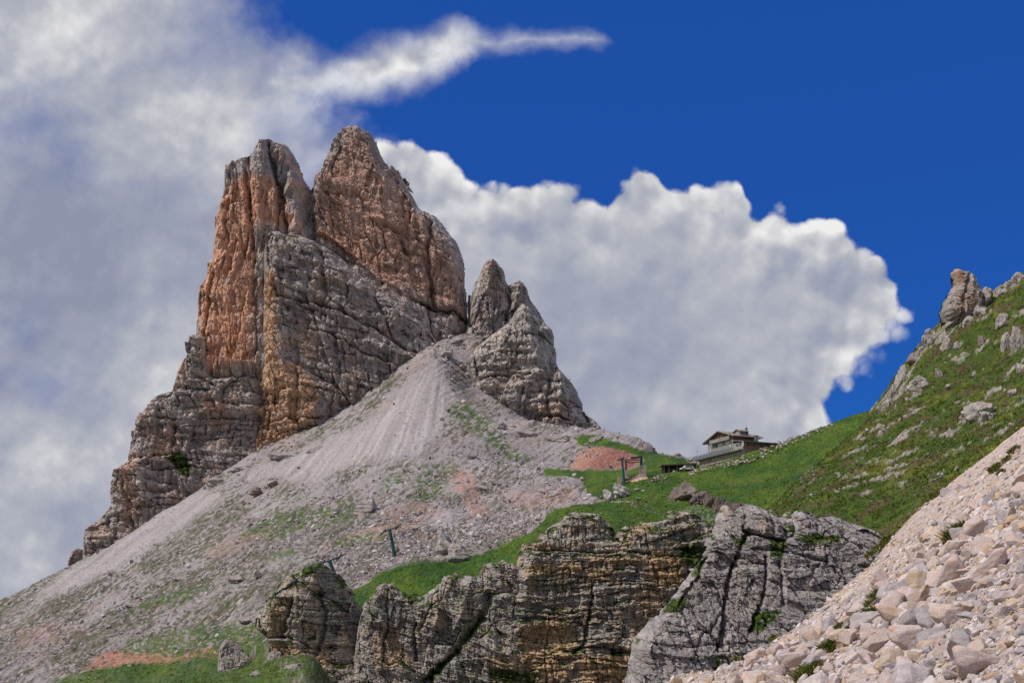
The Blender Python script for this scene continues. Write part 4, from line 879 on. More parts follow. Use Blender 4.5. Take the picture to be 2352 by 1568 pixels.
def scatter_mesh(name, P, Rd, cols, sub, nproto, seed, mat, sink=0.25, tilt=0.5, planes=16, flat=(0.6, 1.0), slope=None, **kw):
    """many small stones in one mesh: positions P, radii Rd"""
    rs = np.random.RandomState(seed)
    protos = [stone_shape(seed + i, sub, planes, 45.0, 0.05 if sub > 2 else 0.0, (1, 0.8, 0.62)) for i in range(nproto)]
    which = rs.randint(0, nproto, len(P)); V, Fa, C, off = [], [], [], 0
    for k in range(nproto):
        idx = np.nonzero(which == k)[0]
        if not len(idx): continue
        pv, pf = protos[k]; m = len(idx)
        # random orientation
        q = rs.normal(size=(m, 4)); q[:, 1:3] *= tilt; q /= np.linalg.norm(q, axis=1)[:, None]
        w, x, y, z = q.T
        Rm = np.stack([1-2*(y*y+z*z), 2*(x*y-z*w), 2*(x*z+y*w), 2*(x*y+z*w), 1-2*(x*x+z*z), 2*(y*z-x*w), 2*(x*z-y*w), 2*(y*z+x*w), 1-2*(x*x+y*y)], -1).reshape(m, 3, 3)
        sc = Rd[idx][:, None] * rs.uniform(0.75, 1.25, (m, 3)); sc[:, 2] *= rs.uniform(*flat, m)
        vv = np.einsum('mij,mvj->mvi', Rm, pv[None] * sc[:, None])
        if slope is not None: vv[..., 2] += slope * vv[..., 0]
        vv = vv + P[idx][:, None]; vv[..., 2] += (Rd[idx] * (0.5 - sink))[:, None]
        V.append(vv.reshape(-1, 3)); Fa.append((pf[None] + (np.arange(m) * len(pv))[:, None, None] + off).reshape(-1, 3)); off += m * len(pv)
        C.append(np.repeat(cols[idx], len(pv), 0))
    me = mesh_np(name, np.concatenate(V), np.concatenate(Fa), mat, np.concatenate(C))
    return link(name, me, **kw)

def stone_mat(name, c1, c2, sc, dark=0.6):
    m, nt, b = new_mat(name)
    co = N(nt, 'ShaderNodeTexCoord').outputs['Object']
    rnd = N(nt, 'ShaderNodeObjectInfo').outputs['Random']
    off = N(nt, 'ShaderNodeCombineXYZ', _0=math_(nt, 'MULTIPLY', rnd, 37.0), _1=math_(nt, 'MULTIPLY', rnd, 91.0)).outputs[0]
    co = N(nt, 'ShaderNodeVectorMath', operation='ADD', _0=co, _1=off).outputs[0]
    n1 = N(nt, 'ShaderNodeTexNoise', _Vector=co, _Scale=sc * 0.7, _Detail=4.0, _Roughness=0.6).outputs[0]
    c = mix_(nt, ramp_(nt, n1, [(0.40, 0.0), (0.62, 1.0)]), c1, c2)
    n2 = N(nt, 'ShaderNodeTexNoise', _Vector=co, _Scale=sc * 6, _Detail=6.0, _Roughness=0.75).outputs[0]
    c = mix_(nt, 1.0, c, ramp_(nt, n2, [(0.28, dark), (0.5, 1.0), (0.75, 1.25)]), 'MULTIPLY')
    c = mix_(nt, 1.0, c, ramp_(nt, rnd, [(0.0, 0.82), (1.0, 1.12)]), 'MULTIPLY')
    nt.links.new(c, b.inputs['Base Color'])
    n3 = N(nt, 'ShaderNodeTexNoise', _Vector=co, _Scale=sc * 3, _Detail=8.0, _Roughness=0.72).outputs[0]
    nt.links.new(N(nt, 'ShaderNodeBump', _Strength=0.55, _Distance=0.12 / sc, _Height=n3).outputs[0], b.inputs['Normal'])
    return m

def build_foreground_stones():
    rs = np.random.RandomState(5)
    # candidate spots, denser nearby, inside the view
    n = 70000
    Yc = 4.6 * (46 / 4.6) ** rs.uniform(0, 1, n); uc = rs.uniform(0.05, 0.50, n); Xc = uc * Yc
    ok = sdf(Xc, Yc, FG) > -0.5
    Zc = fg_z(Xc, Yc); px = CX + F * Xc / Yc; py = HY - F * Zc / Yc
    ok &= (px < 2420) & (py < 1660) & (py > 980)
    Xc, Yc, Zc, px, py = Xc[ok], Yc[ok], Zc[ok], px[ok], py[ok]
    coarse = np.maximum(zone(px + fbm(px / 40, py / 40, 441, 3) * 70, py, COARSE, 60), 0.9 * (rs.uniform(0, 1, len(px)) < 0.035))
    r = 0.0135 * (1 - rs.uniform(0, 1, len(Xc))) ** -0.44            # power-law radii
    r = np.clip(r, 0.0125, 0.135) * (0.30 + 0.72 * coarse)
    r *= np.clip(0.55 + Yc / 16, 0.75, 1.6)
    order = np.argsort(-r)
    Xc, Yc, Zc, px, py, r, coarse = (a[order] for a in (Xc, Yc, Zc, px, py, r, coarse))
    keep = []; cell = {}
    for i in range(len(Xc)):
        if r[i] < 0.016: break
        gx, gy = int(Xc[i] / 0.4), int(Yc[i] / 0.4); good = True
        for a in (-1, 0, 1):
            for b in (-1, 0, 1):
                for j in cell.get((gx + a, gy + b), ()):
                    dd = (Xc[i] - Xc[j]) ** 2 * 1.5 + (Yc[i] - Yc[j]) ** 2
                    if dd < (0.74 * (r[i] + r[j])) ** 2: good = False; break
                if not good: break
            if not good: break
        if good: keep.append(i); cell.setdefault((gx, gy), []).append(i)
    keep = np.array(keep)
    X, Y, Z, px, py, r, cz = Xc[keep], Yc[keep], Zc[keep], px[keep], py[keep], r[keep], coarse[keep]
    ok_ = (r / Y * F < 52) & ~((r / Y * F > 30) & (px > 2280)); X, Y, Z, px, py, r, cz = (a[ok_] for a in (X, Y, Z, px, py, r, cz))
    app = r / Y; o = np.argsort(-app * ((px < 2362) & (py < 1580) & (px > 1400)))
    big, rest = o[:290], o[290:]
    tints = [('pinkish white', stone_mat('stone_pink', (0.56, 0.47, 0.455), (0.54, 0.40, 0.33), 5.0)), ('grey', stone_mat('stone_grey', (0.37, 0.325, 0.335), (0.50, 0.43, 0.42), 5.0)),
             ('cream', stone_mat('stone_cream', (0.57, 0.48, 0.43), (0.56, 0.41, 0.32), 5.0)), ('tan', stone_mat('stone_tan', (0.50, 0.35, 0.225), (0.54, 0.44, 0.385), 5.0))]
    shapes = [('blocky', (1, .82, .72)), ('flat slab-like', (1, .8, .40)), ('long wedge-shaped', (1, .58, .5)), ('chunky rounded', (1, .9, .75))]
    protos = {}
    for ti in range(4):
        for si in range(4):
            for k in range(2):
                v, f = stone_shape(900 + ti * 40 + si * 10 + k, 5, 24 + 6 * k if si < 3 else 34, 70.0 if si < 3 else 40.0, 0.07, shapes[si][1])
                protos[ti, si, k] = mesh_np('rock', v, f, tints[ti][1], smooth=True)
    def place(px, py):
        if py > 1500: return 'at the bottom edge of the photo' if px < 2100 else 'in the bottom right corner of the photo'
        if px > 2240: return 'by the right edge of the photo' if py > 1250 else 'high on the slope by the right edge'
        if py < 1300: return 'beside the upper grass tuft on the slope'
        return 'in the middle of the rock heap' if px > 2080 else 'where the coarse rocks meet the fine gravel'
    for i in big:
        ti = rs.choice(4, p=[.42, .30, .16, .12]); si = rs.choice(4, p=[.38, .24, .2, .18]); k = rs.randint(2)
        d = app[i] * F * 2
        size = 'very large' if d > 110 else 'large' if d > 70 else 'medium-sized' if d > 45 else 'small'
        ob = bpy.data.objects.new('loose_rock', protos[ti, si, k]); COL.objects.link(ob)
        ob.location = (X[i], Y[i], Z[i] + r[i] * 0.25)
        s = r[i] * 1.52
        ob.scale = (s * rs.uniform(.9, 1.2), s * rs.uniform(.9, 1.15), s * rs.uniform(.85, 1.15))
        ob.rotation_euler = (rs.normal(0, .35), rs.normal(-0.45, .35), rs.uniform(0, 6.28))
        ob['label'] = '%s %s %s rock %s' % (size, tints[ti][0], shapes[si][0], place(px[i], py[i])); ob['category'] = 'rock'; ob['group'] = 'loose rocks on the near gravel slope'
    def cols(n, rs):
        c = np.array([(0.53, 0.45, 0.435), (0.36, 0.315, 0.32), (0.55, 0.46, 0.40), (0.50, 0.355, 0.24), (0.60, 0.53, 0.51)], f4)[rs.choice(5, n, p=[.34, .18, .2, .14, .14])]
        return c * rs.uniform(0.82, 1.12, (n, 1)).astype(f4)
    P = np.stack([X, Y, Z], 1)
    mid = rest[app[rest] * F > 4.5]; sml = rest[app[rest] * F <= 4.5]
    # finer chips filling every gap
    n = 70000
    Yg = 4.6 * (50 / 4.6) ** rs.uniform(0, 1, n); Xg = rs.uniform(0.05, 0.50, n) * Yg
    ok = (sdf(Xg, Yg, FG) > -0.4); Xg, Yg = Xg[ok], Yg[ok]; Zg = fg_z(Xg, Yg)
    rg = np.clip(0.0085 * (1 - rs.uniform(0, 1, len(Xg))) ** -0.55, 0.008, 0.055) * np.clip(0.4 + Yg / 20, 0.6, 1.7)
    o1 = scatter_mesh('gravel', P[mid], r[mid] * 1.5, cols(len(mid), rs), 3, 10, 61, M['chips'], sink=0.35, tilt=0.6, slope=0.35)
    o1['kind'] = 'stuff'; o1['label'] = 'heap of pale stones covering the near slope'; o1['category'] = 'gravel'
    Pg = np.concatenate([P[sml], np.stack([Xg, Yg, Zg], 1)]); rr = np.concatenate([r[sml], rg])
    o2 = scatter_mesh('gravel', Pg, rr, cols(len(Pg), rs), 1, 10, 71, M['chips'], sink=0.3, tilt=0.5, slope=0.4)
    o2['kind'] = 'stuff'; o2['label'] = 'fine pale gravel chips on the near slope'; o2['category'] = 'gravel'

M['chips'] = attr_mat('stone_chips', 14.0, 0.62, 1.3, bump=0.5, bump_d=0.02)
M['rubble'] = attr_mat('rubble', 1.5, 0.7, 1.25, bump=0.3, bump_d=0.2)

def ground_f(x, y):
    """far ground with its small-scale relief left out"""
    return ground0(x, y)

def build_rubble():
    rs = np.random.RandomState(9)
    n = 260000
    pxs = rs.uniform(-40, 1560, n); Yc = 236 * (640 / 236) ** rs.uniform(0, 1, n)
    X = (pxs - CX) / F * Yc; Z = ground0(X, Yc); pys = HY - F * Z / Yc
    ok = (pys < 1590) & (pys > 740)
    gm = zone(pxs, pys, MEADOW, 4) + 0.8 * zone(pxs, pys, GREEN[-2], 4)
    fan = zone(pxs, pys, [(560,1095),(700,1030),(840,975),(1000,835),(1050,900),(1020,960),(960,1050),(820,1060),(700,1110)], 18)
    fan2 = zone(pxs, pys, [(150,1310),(470,1120),(520,1140),(330,1270),(60,1400)], 14)
    rough = zone(pxs, pys, [(640,1300),(760,1260),(860,1200),(1000,1170),(1200,1190),(1260,1180),(1200,1230),(1130,1262),(1060,1285),(920,1298),(830,1355),(780,1340),(730,1290)], 18)
    rough2 = zone(pxs, pys, [(860,1060),(1100,1020),(1300,1090),(1330,1160),(1180,1170),(960,1150),(700,1250),(560,1300),(480,1280)], 30)
    apex = zone(pxs, pys, [(985,770),(1050,735),(1095,745),(1085,800),(1078,870),(1030,880),(1005,835)], 10)
    d2 = pxs * 0.866 - pys * 0.5; e2 = pxs * 0.5 + pys * 0.866
    band = sstep(-0.2, 0.5, fbm(d2 / 90, e2 / 26, 501, 4))
    dens = (0.10 + 0.30 * band + 0.9 * rough + 0.45 * rough2 * (0.4 + band)) * (1 - 0.9 * np.maximum(fan, fan2)) * (1 - 0.97 * np.clip(gm, 0, 1))
    dens = np.maximum(dens, apex * 0.9); rough = rough + 2.2 * apex
    ok &= rs.uniform(0, 1, n) < dens
    X, Yc, Z, pxs, pys, rough = (a[ok] for a in (X, Yc, Z, pxs, pys, rough))
    r = 0.13 * (1 - rs.uniform(0, 1, len(X))) ** -0.42
    r = np.clip(r, 0.12, 1.1) * np.clip(Yc / 330, 0.75, 1.5) * (1 + 0.25 * rough)
    c = np.array([(0.40, 0.35, 0.345), (0.29, 0.25, 0.245), (0.52, 0.48, 0.46), (0.38, 0.29, 0.25)], f4)[rs.choice(4, len(X), p=[.42, .26, .2, .12])] * rs.uniform(.75, 1.15, (len(X), 1)).astype(f4)
    o = scatter_mesh('scree_stones', np.stack([X, Yc, Z], 1), r, c, 1, 8, 81, M['rubble'], sink=0.2, tilt=0.4)
    o['kind'] = 'stuff'; o['label'] = 'loose stones strewn over the grey scree slope'; o['category'] = 'rubble'
    # white stones in the meadow and rubble on the hill
    n = 1500
    pxs = rs.uniform(1230, 2040, n); pys = rs.uniform(1000, 1230, n)
    m = (zone(pxs, pys, MEADOW, 3) > 0.5) & (rs.uniform(0, 1, n) < 0.04 + 0.5 * sstep(0.25, 0.6, fbm(pxs / 40, pys / 25, 521, 3)))
    P = []
    for a, b in zip(pxs[m], pys[m]):
        h = hit(float(a), float(b), 225, 600, n=300)
        P.append(h[:])
    P = np.array(P, f4); r = np.clip(0.10 * (1 - rs.uniform(0, 1, len(P))) ** -0.45, 0.1, 0.55)
    o = scatter_mesh('meadow_stones', P, r, np.tile(np.array([(0.50, 0.46, 0.42)], f4), (len(P), 1)), 1, 6, 83, M['rubble'], sink=0.3)
    o['kind'] = 'stuff'; o['label'] = 'small white stones dotted over the green meadow'; o['category'] = 'rubble'
    n = 26000
    Yc = rs.uniform(92, 156, n); X = rs.uniform(0.19, 0.47, n) * Yc; Z = hill_z(X, Yc); px = CX + F * X / Yc; py = HY - F * hill0(X, Yc) / Yc
    st = fbm(X / 3.2, Yc / 2.4, 331, 4) + 0.3 * fbm(X / 1.0, Yc / 1.0, 531, 2)
    wx = fbm(px / 14, py / 10, 321, 3) * 9
    st = st + 0.20 * zone(px + wx, py, [(1990,1010),(2100,930),(2180,950),(2150,1040),(2000,1130),(1900,1140)], 20) + 0.45 * zone(px + wx, py, [(2160,1130),(2240,1120),(2250,1180),(2150,1190)], 14) + 0.5 * zone(px + wx, py, [(2020,950),(2090,820),(2160,740),(2200,740),(2110,840),(2050,960)], 10)
    ok = rs.uniform(0, 1, n) < 0.02 + 0.6 * sstep(0.34, 0.62, st)
    X, Yc, Z = X[ok], Yc[ok], Z[ok]
    r = np.clip(0.055 * (1 - rs.uniform(0, 1, len(X))) ** -0.5, 0.05, 0.38)
    c = np.array([(0.36, 0.32, 0.295), (0.29, 0.26, 0.24), (0.44, 0.40, 0.37)], f4)[rs.choice(3, len(X))] * rs.uniform(.8, 1.1, (len(X), 1)).astype(f4)
    o = scatter_mesh('hill_stones', np.stack([X, Yc, Z], 1), r, c, 1, 8, 87, M['rubble'], sink=0.3)
    o['kind'] = 'stuff'; o['label'] = 'grey stones showing through the turf of the right hillside'; o['category'] = 'rubble'

def build_turf():
    """tussocks on the hillside: clumps of blades"""
    rs = np.random.RandomState(12)
    n = 30000
    Yc = rs.uniform(92, 156, n); X = rs.uniform(0.19, 0.47, n) * Yc; Z = hill_z(X, Yc)
    st = fbm(X / 3.2, Yc / 2.4, 331, 4)
    ok = (rs.uniform(0, 1, n) < 0.25 + 0.75 * sstep(-0.2, 0.3, fbm(X / 2.0, Yc / 1.6, 541, 3))) & (st < 0.5)
    X, Yc, Z = X[ok], Yc[ok], Z[ok]; m = len(X); kb = 6
    g = grass_mix(X.astype(f4), Yc.astype(f4), 311) * 1.7
    hgt = rs.uniform(0.10, 0.26, m) * (1 + 0.5 * sstep(0, .5, fbm(X / 2.0, Yc / 1.6, 541, 3)))
    V = np.empty((m, kb, 3, 3), f4)
    ang = rs.uniform(0, 6.283, (m, kb)); rad = rs.uniform(0, 0.16, (m, kb))
    bx = X[:, None] + np.cos(ang) * rad; by = Yc[:, None] + np.sin(ang) * rad; bz = Z[:, None] - 0.02 + 0 * rad
    wd = rs.uniform(0.03, 0.075, (m, kb)); a2 = rs.uniform(0, 6.283, (m, kb))
    V[:, :, 0] = np.stack([bx - np.cos(a2) * wd, by - np.sin(a2) * wd, bz], -1)
    V[:, :, 1] = np.stack([bx + np.cos(a2) * wd, by + np.sin(a2) * wd, bz], -1)
    ln = rs.normal(0, 0.10, (m, kb, 2))
    V[:, :, 2] = np.stack([bx + ln[..., 0], by + ln[..., 1], bz + hgt[:, None] * rs.uniform(.6, 1.2, (m, kb))], -1)
    C = np.repeat(np.repeat((g * rs.uniform(0.75, 1.35, (m, 1)))[:, None], kb, 1)[:, :, None], 3, 2).reshape(-1, 3)
    me = mesh_np('grass', V.reshape(-1, 3), np.arange(m * kb * 3).reshape(-1, 3), M['blade'], np.clip(C, .005, .9))
    o = link('grass', me, kind='stuff', label='short tussocky grass covering the right hillside', category='grass')

M['blade'] = attr_mat('blade', 3.0, 0.8, 1.2, bump=0.0)

TUFTS = [(2195,1238,46,1.0),(2186,1246,30,.8),(2018,1378,34,1.0),(2004,1395,26,.8),(1995,1422,30,.9),(1978,1440,30,1.0),(1962,1452,22,.7),(1932,1448,20,.7),(1904,1500,30,1.0),(1852,1560,44,1.1),(1872,1545,30,.8),(1776,1470,18,.6),(2020,1262,22,.8),(2040,1245,26,.9),(2000,1278,20,.7),(2150,1140,22,.8),(2285,1082,24,.9),(2300,1090,16,.7),(1690,1520,16,.6),(2312,1060,18,.8),(2348,1155,16,.7),(2330,1040,22,.9)]
def build_tufts():
    rs = np.random.RandomState(33)
    mg = plain('tuft_grass', (0.12, 0.175, 0.022), 0.6, 8.0, 0.5); md = plain('tuft_straw', (0.36, 0.27, 0.11), 0.7, 8.0, 0.3)
    for k, (px, py, w, hs) in enumerate(TUFTS):
        p = hit(px, py, 4, 60, fg_z, 1500)
        wid = 1.0 * w * p.y / F; hgt = max(0.16, wid * 0.75) * hs
        def blades(n, sp, h0, droop):
            V, Fa = [], []
            for b in range(n):
                r = sp * math.sqrt(rs.uniform()); a = rs.uniform(0, 6.283); x, y = r * math.cos(a), r * math.sin(a)
                z = 0.693 * x - 0.107 * y - 0.02
                h = h0 * rs.uniform(.55, 1.15); th = rs.uniform(0, 6.283); lean = rs.uniform(.15, droop) * h
                dx, dy = math.cos(th) * lean - 0.25 * h, math.sin(th) * lean; t = rs.uniform(0, 6.283); ww = rs.uniform(.003, .006) * (1 + p.y / 10)
                i = len(V)
                for q, wq in ((0, 1.0), (.45, .8), (.8, .5)):
                    cx_, cy_, cz_ = x + dx * q * q, y + dy * q * q, z + h * (q - 0.25 * q * q * q)
                    V += [(cx_ - math.cos(t) * ww * wq, cy_ - math.sin(t) * ww * wq, cz_), (cx_ + math.cos(t) * ww * wq, cy_ + math.sin(t) * ww * wq, cz_)]
                V.append((x + dx, y + dy, z + h * .75))
                Fa += [(i, i + 1, i + 3, i + 2), (i + 2, i + 3, i + 5, i + 4), (i + 4, i + 5, i + 6)]
            me = bpy.data.meshes.new('grass_blades'); me.from_pydata(V, [], Fa); return me
        green = blades(int(420 * hs + 100), wid * .5, hgt, 0.9); green.materials.append(mg)
        t = link('grass_tuft', green, label='', category='grass tuft', group='grass tufts on the gravel slope'); t.location = p + Vector((0, 0, 0.03))
        straw = blades(110, wid * .55, hgt * 1.1, 1.1); straw.materials.append(md)
        link('dry_stalks', straw, t)
        where = 'high by the right edge of the gravel slope' if px > 2250 else 'between big rocks and gravel, highest of the large tufts' if py < 1250 and px > 2160 else 'on the rim of the gravel slope' if py < 1290 else 'beside the coarse rocks' if px > 1890 else 'low on the gravel near the bottom edge'
        t['label'] = ('dense' if hs >= 1 else 'sparse') + (' wide' if w > 28 else ' small') + ' green grass tuft ' + where

def build_meadow_tussocks():
    rs = np.random.RandomState(14)
    n = 150000
    Y = rs.uniform(200, 350, n); X = rs.uniform(-0.42, 0.36, n) * Y; Z = ground0(X, Y); px = CX + F * X / Y; py = HY - F * Z / Y
    ok = ((zone(px, py, MEADOW, 3) > .8) & (Y > 236) | (zone(px, py, GREEN[-2], 3) > .8) & (py < 1600) | (zone(px, py, GREEN[-1], 3) > .8) & (py < 1640) & (rs.uniform(0, 1, n) < .6)) & (py > 930) & (rs.uniform(0, 1, n) < 0.25 + 0.75 * sstep(-0.2, 0.3, fbm(X / 3, Y / 5, 551, 3)))
    X, Y, Z = X[ok], Y[ok], Z[ok]
    Z = Z + fbm(X / 22, Y / 22, 105, 3) * 0.9 + fbm(X / 6, Y / 6, 109, 3) * 0.3 + (1 - .75) * fbm(X / 14, Y / 14, 101, 4) * 0.8
    t = rs.uniform(0, 1, (len(X), 1)).astype(f4)
    c = np.array((0.040, 0.088, 0.007), f4) * (1 - t) + np.array((0.098, 0.150, 0.015), f4) * t
    c = np.where(rs.uniform(0, 1, (len(X), 1)) < 0.10, np.array((0.13, 0.115, 0.04), f4), c)
    o = scatter_mesh('grass', np.stack([X, Y, Z], 1), rs.uniform(0.12, 0.30, len(X)).astype(f4), c, 1, 6, 91, M['blade'], sink=0.35, tilt=0.3)
    o['kind'] = 'stuff'; o['label'] = 'tussocks of the green meadows below the hut and at the lower left'; o['category'] = 'grass'
# ------------------------------------------------------------------ boulders
def boulder(px, py, w, h, label, seed, tint=(0.31, 0.27, 0.255), fn=None, rng=(150, 700), flat=None, name='boulder', group=None, layered=0.0, depth=0.8, sink=0.18, tilt=0.0):
    p = hit(px, py, *rng, fn=fn or ground0)
    k = p.y / F
    v, f = stone_shape(seed, 5 if name == 'rock_outcrop' else 4, 20, 45.0, 0.10, (1, 1, 1))
    if layered: v = v * (1 + layered * np.tanh(4 * noise(v[:, 2] * 5.5 + 0.2 * v[:, 0], v[:, 0] * 0.3, seed)))[:, None]
    v = v * (1 + 0.07 * noise3(v, 5.0, seed + 3))[:, None]
    if name == 'rock_outcrop':
        v = v * (1 + 0.30 * noise3(v, 1.5, seed + 5) + 0.16 * (ridged(v[:, 0] * 3.0 + v[:, 2], v[:, 1] * 3.0 - v[:, 2] * 1.5, seed + 6, 4) - .6))[:, None]
        v = v * (1 + 0.10 * (ridged(v[:, 0] * 9.0 + v[:, 2] * 2, v[:, 2] * 8.0 - v[:, 1] * 3, seed + 8, 3) - .6))[:, None]
    v = v / np.abs(v).max(0)
    key = tuple(round(t, 2) for t in tint)
    if key not in BM: BM[key] = attr_mat('boulder_rock', 1.2 * 300 / max(p.y, 60), 0.45, 1.55, streak=0.25, bump=0.7, bump_d=0.001 * p.y)
    c = np.tile(np.array([tint], f4), (len(v), 1))
    n = noise3(v, 2.0, seed + 9); c = c * (1 + 0.22 * n)[:, None]; c = lerp(c, (tint[0] * 1.25, tint[1] * 1.0, tint[2] * 0.72), sstep(0.1, 0.6, noise3(v, 1.4, seed + 12)) * 0.5)
    me = mesh_np(name, v, f, BM[key], np.clip(c, .02, .9))
    o = link(name, me, label=label, category='boulder')
    if group: o['group'] = group
    o.scale = (w * k / 2, w * k / 2 * depth, h * k / 2 * (1 + sink))
    o.location = (p.x, p.y + w * k * 0.25 * depth, p.z + h * k / 2 * (1 - sink)); o.rotation_euler = (0, tilt, 0)
    return o
BM = {}

def build_boulders():
    G, D, W_, B_ = (0.33, 0.29, 0.275), (0.21, 0.16, 0.145), (0.50, 0.45, 0.42), (0.36, 0.275, 0.23)
    L = [
     (1022,1279,50,64,'tall half of the split grey boulder on the scree above the grass ribbon',G),(1054,1290,60,46,'low rounded half of the split grey boulder just above the grass ribbon',G),
     (838,1183,56,40,'big blocky grey boulder on the scree with turf on its left',G),(772,1180,30,26,'rounded grey boulder left of the big blocky boulder on the scree',G),
     (588,1138,36,24,'dark brown boulder alone on the pale scree, the larger of a pair',D),(624,1118,30,16,'flat dark brown boulder behind the larger dark one on the scree',D),
     (1083,1056,30,26,'pointed grey boulder above the pink earth patch',G),(1112,1070,18,14,'small grey boulder right of the pointed one above the pink earth',G),(1015,965,11,9,'small brown boulder alone on the smooth scree fan',D),
     (1064,926,15,9,'pale flat boulder high on the scree fan',W_),(1022,822,42,26,'layered grey block in the gully below the tower wall',G),(1046,790,28,18,'grey block at the top of the scree gully',G),(1060,846,18,12,'pinkish block on the scree beside the right buttress',B_),
     (1092,757,14,9,'rounded rock at the mouth of the dark gully under the spire',G),(1112,756,15,8,'flat rock under the foot of the spire',G),(1030,944,14,8,'dark boulder left of the turf streak on the fan',D),(1040,899,16,9,'grey slab in the middle of the upper scree',G),
     (1104,1129,34,20,'broad grey boulder right of the pink earth patch',G),(1026,1150,20,14,'pale brown boulder left of the pink earth patch',B_),(1137,1115,24,16,'lumpy grey boulder above the broad one near the pink earth',G),(1272,1141,40,22,'long whitish boulder on the rubble left of the meadow',(0.42,.38,.365)),
     (1243,1135,24,18,'dark grey boulder beside the long whitish one',G),(1308,1131,18,14,'pinkish boulder nearest the meadow edge',B_),(1320,1094,14,10,'pale boulder at the upper edge of the meadow tongue',W_),(1337,1101,13,8,'tan flat boulder on the meadow tongue',B_),(1256,1168,22,11,'flat pinkish boulder low on the rubble left of the meadow',B_),
     (856,1310,34,13,'flat reddish slab on the rubble above the grass ribbon',D),(800,1302,24,16,'grey boulder right of the leaning lift pylon',G),(738,1277,10,7,'white boulder at the top of the rock knob',W_),(927,1163,12,7,'white flat boulder on the pinkish scree',W_),(1245,1183,15,8,'square white boulder at the start of the grass ribbon',W_),
     (1196,1199,16,7,'flat white slab left of the grass ribbon top',W_),(1160,1215,32,22,'grey rubble mound of one boulder above the grass ribbon',G),(963,1228,14,8,'rusty reddish boulder on the pale rubble',(0.34,.19,.13)),
     (542,1338,42,22,'angular grey slab on the lower scree left of the rock knob',G),(588,1326,28,20,'grey block between the angular slab and the rock knob',G),(536,1372,18,10,'pale boulder below the angular slab',W_),(523,1415,20,11,'low grey boulder on the turf left of the rock knob',G),(562,1432,34,18,'grey tilted slab at the left foot of the rock knob',G),
     (121,1502,24,13,'dark grey boulder low on the scree near the left edge',G),(248,1443,20,12,'grey boulder under the thin green strip',G),(405,1499,12,7,'white boulder on the lower left turf',W_),(297,1533,13,7,'white flat boulder in the lower left meadow',W_),
     (1499,1034,18,10,'dark flat-topped rock on the skyline of the saddle',D),(1554,1051,26,15,'knobbly grey rock on the skyline left of the hut',(0.26,.22,.20)),(1541,1052,10,8,'small rock touching the knobbly skyline rock',(0.26,.22,.20)),(1588,1058,16,10,'pale rounded rock on the skyline nearest the hut',G),
     (1478,1122+6,10,4,'small white slab in the grass below the lift station',W_),(1462,1126,14,5,'flat pale stone in the grass hollow below the lift station',W_),(1354,1140,14,8,'pale block at the lower end of the rubble by the meadow',W_),(1345,1148,18,8,'whitish flat block where rubble meets the meadow',W_)]
    for i, (px, py, w, h, lab, t) in enumerate(L):
        boulder(px, py, w, h, lab, 2000 + i * 13, t, layered=0.05 if w > 30 else 0.0, group='boulders on the scree and saddle')
    boulder(1397, 1150, 36, 30, 'left block of the striped white and grey rock behind the hikers', 2901, (0.40, .365, .355), layered=0.10, tilt=0.45)
    boulder(1424, 1143, 46, 36, 'right block of the striped white and grey rock behind the hikers', 2904, (0.38, .345, .33), layered=0.10, tilt=0.45)
    for i, (x, y, w, h, lab) in enumerate(((1580,1142,58,48,'largest brown block of the dark step at its upper left end'),(1608,1149,34,38,'second block of the dark step from its upper left end'),(1632,1159,30,34,'third block of the dark step, middle of the row'),(1656,1167,30,34,'split brown block right of the middle of the dark step'),(1682,1183,34,38,'dark block second from the lower right end of the step'),(1704,1193,28,36,'darkest block at the lower right end of the step'))):
        boulder(x, y + 4, w * 1.5, h * 1.05, lab, 5000 + 7 * i, (0.165 - .012 * i, 0.130 - .01 * i, 0.112 - .008 * i), name='rock_outcrop', sink=0.55, depth=1.3, group='blocks of the dark rock step in the meadow')
    for i, (x, y, w, h, lab) in enumerate(((500,1108,70,16,'low rock ledge at the foot of the left ridge, above the smooth scree'),(560,1078,84,20,'broken rock ledge under the orange wall, lower of two'),(650,1052,96,18,'long rock ledge right under the orange foot of the tower'),(730,1035,60,14,'small rock ledge where the tower foot meets the scree fan'),(640,1100,60,12,'thin rock band in the scree below the tower foot'),
          (1145,985,40,16,'rock ledge at the lower left foot of the right buttress'),(1215,1000,60,16,'rock ledge under the middle of the right buttress'),(1290,1012,70,16,'rough rock ledge under the right end of the buttress'),(1368,1012,44,14,'last rock ledge before the meadow below the buttress'),(1180,1070,40,14,'grey rock rib in the rubble above the long whitish boulder'),
          (420,1330,60,14,'low rock rib on the lower left scree'),(300,1395,56,12,'flat rock rib near the thin green strip on the left scree'),(690,1225,50,14,'rock rib in the rubble left of the standing pylon'),(560,1245,50,12,'low rock rib in the turf streak of the middle scree'),(625,1512,44,26,'rough rock rib in the turf at the left foot of the rock knob'),(668,1540,60,26,'lowest rock rib in the turf under the rock knob'),(590,1556,40,18,'flat rock in the turf right of the small leaning crag'))):
        boulder(x, y, w, h, lab, 6000 + 11 * i, (0.30, 0.262, 0.248), name='rock_outcrop', sink=0.8, depth=0.7, group='rock ledges in the scree')
    # rocks of the hillside
    hk = dict(fn=hill0, rng=(84, 186)); g = 'outcrops on the right hillside'
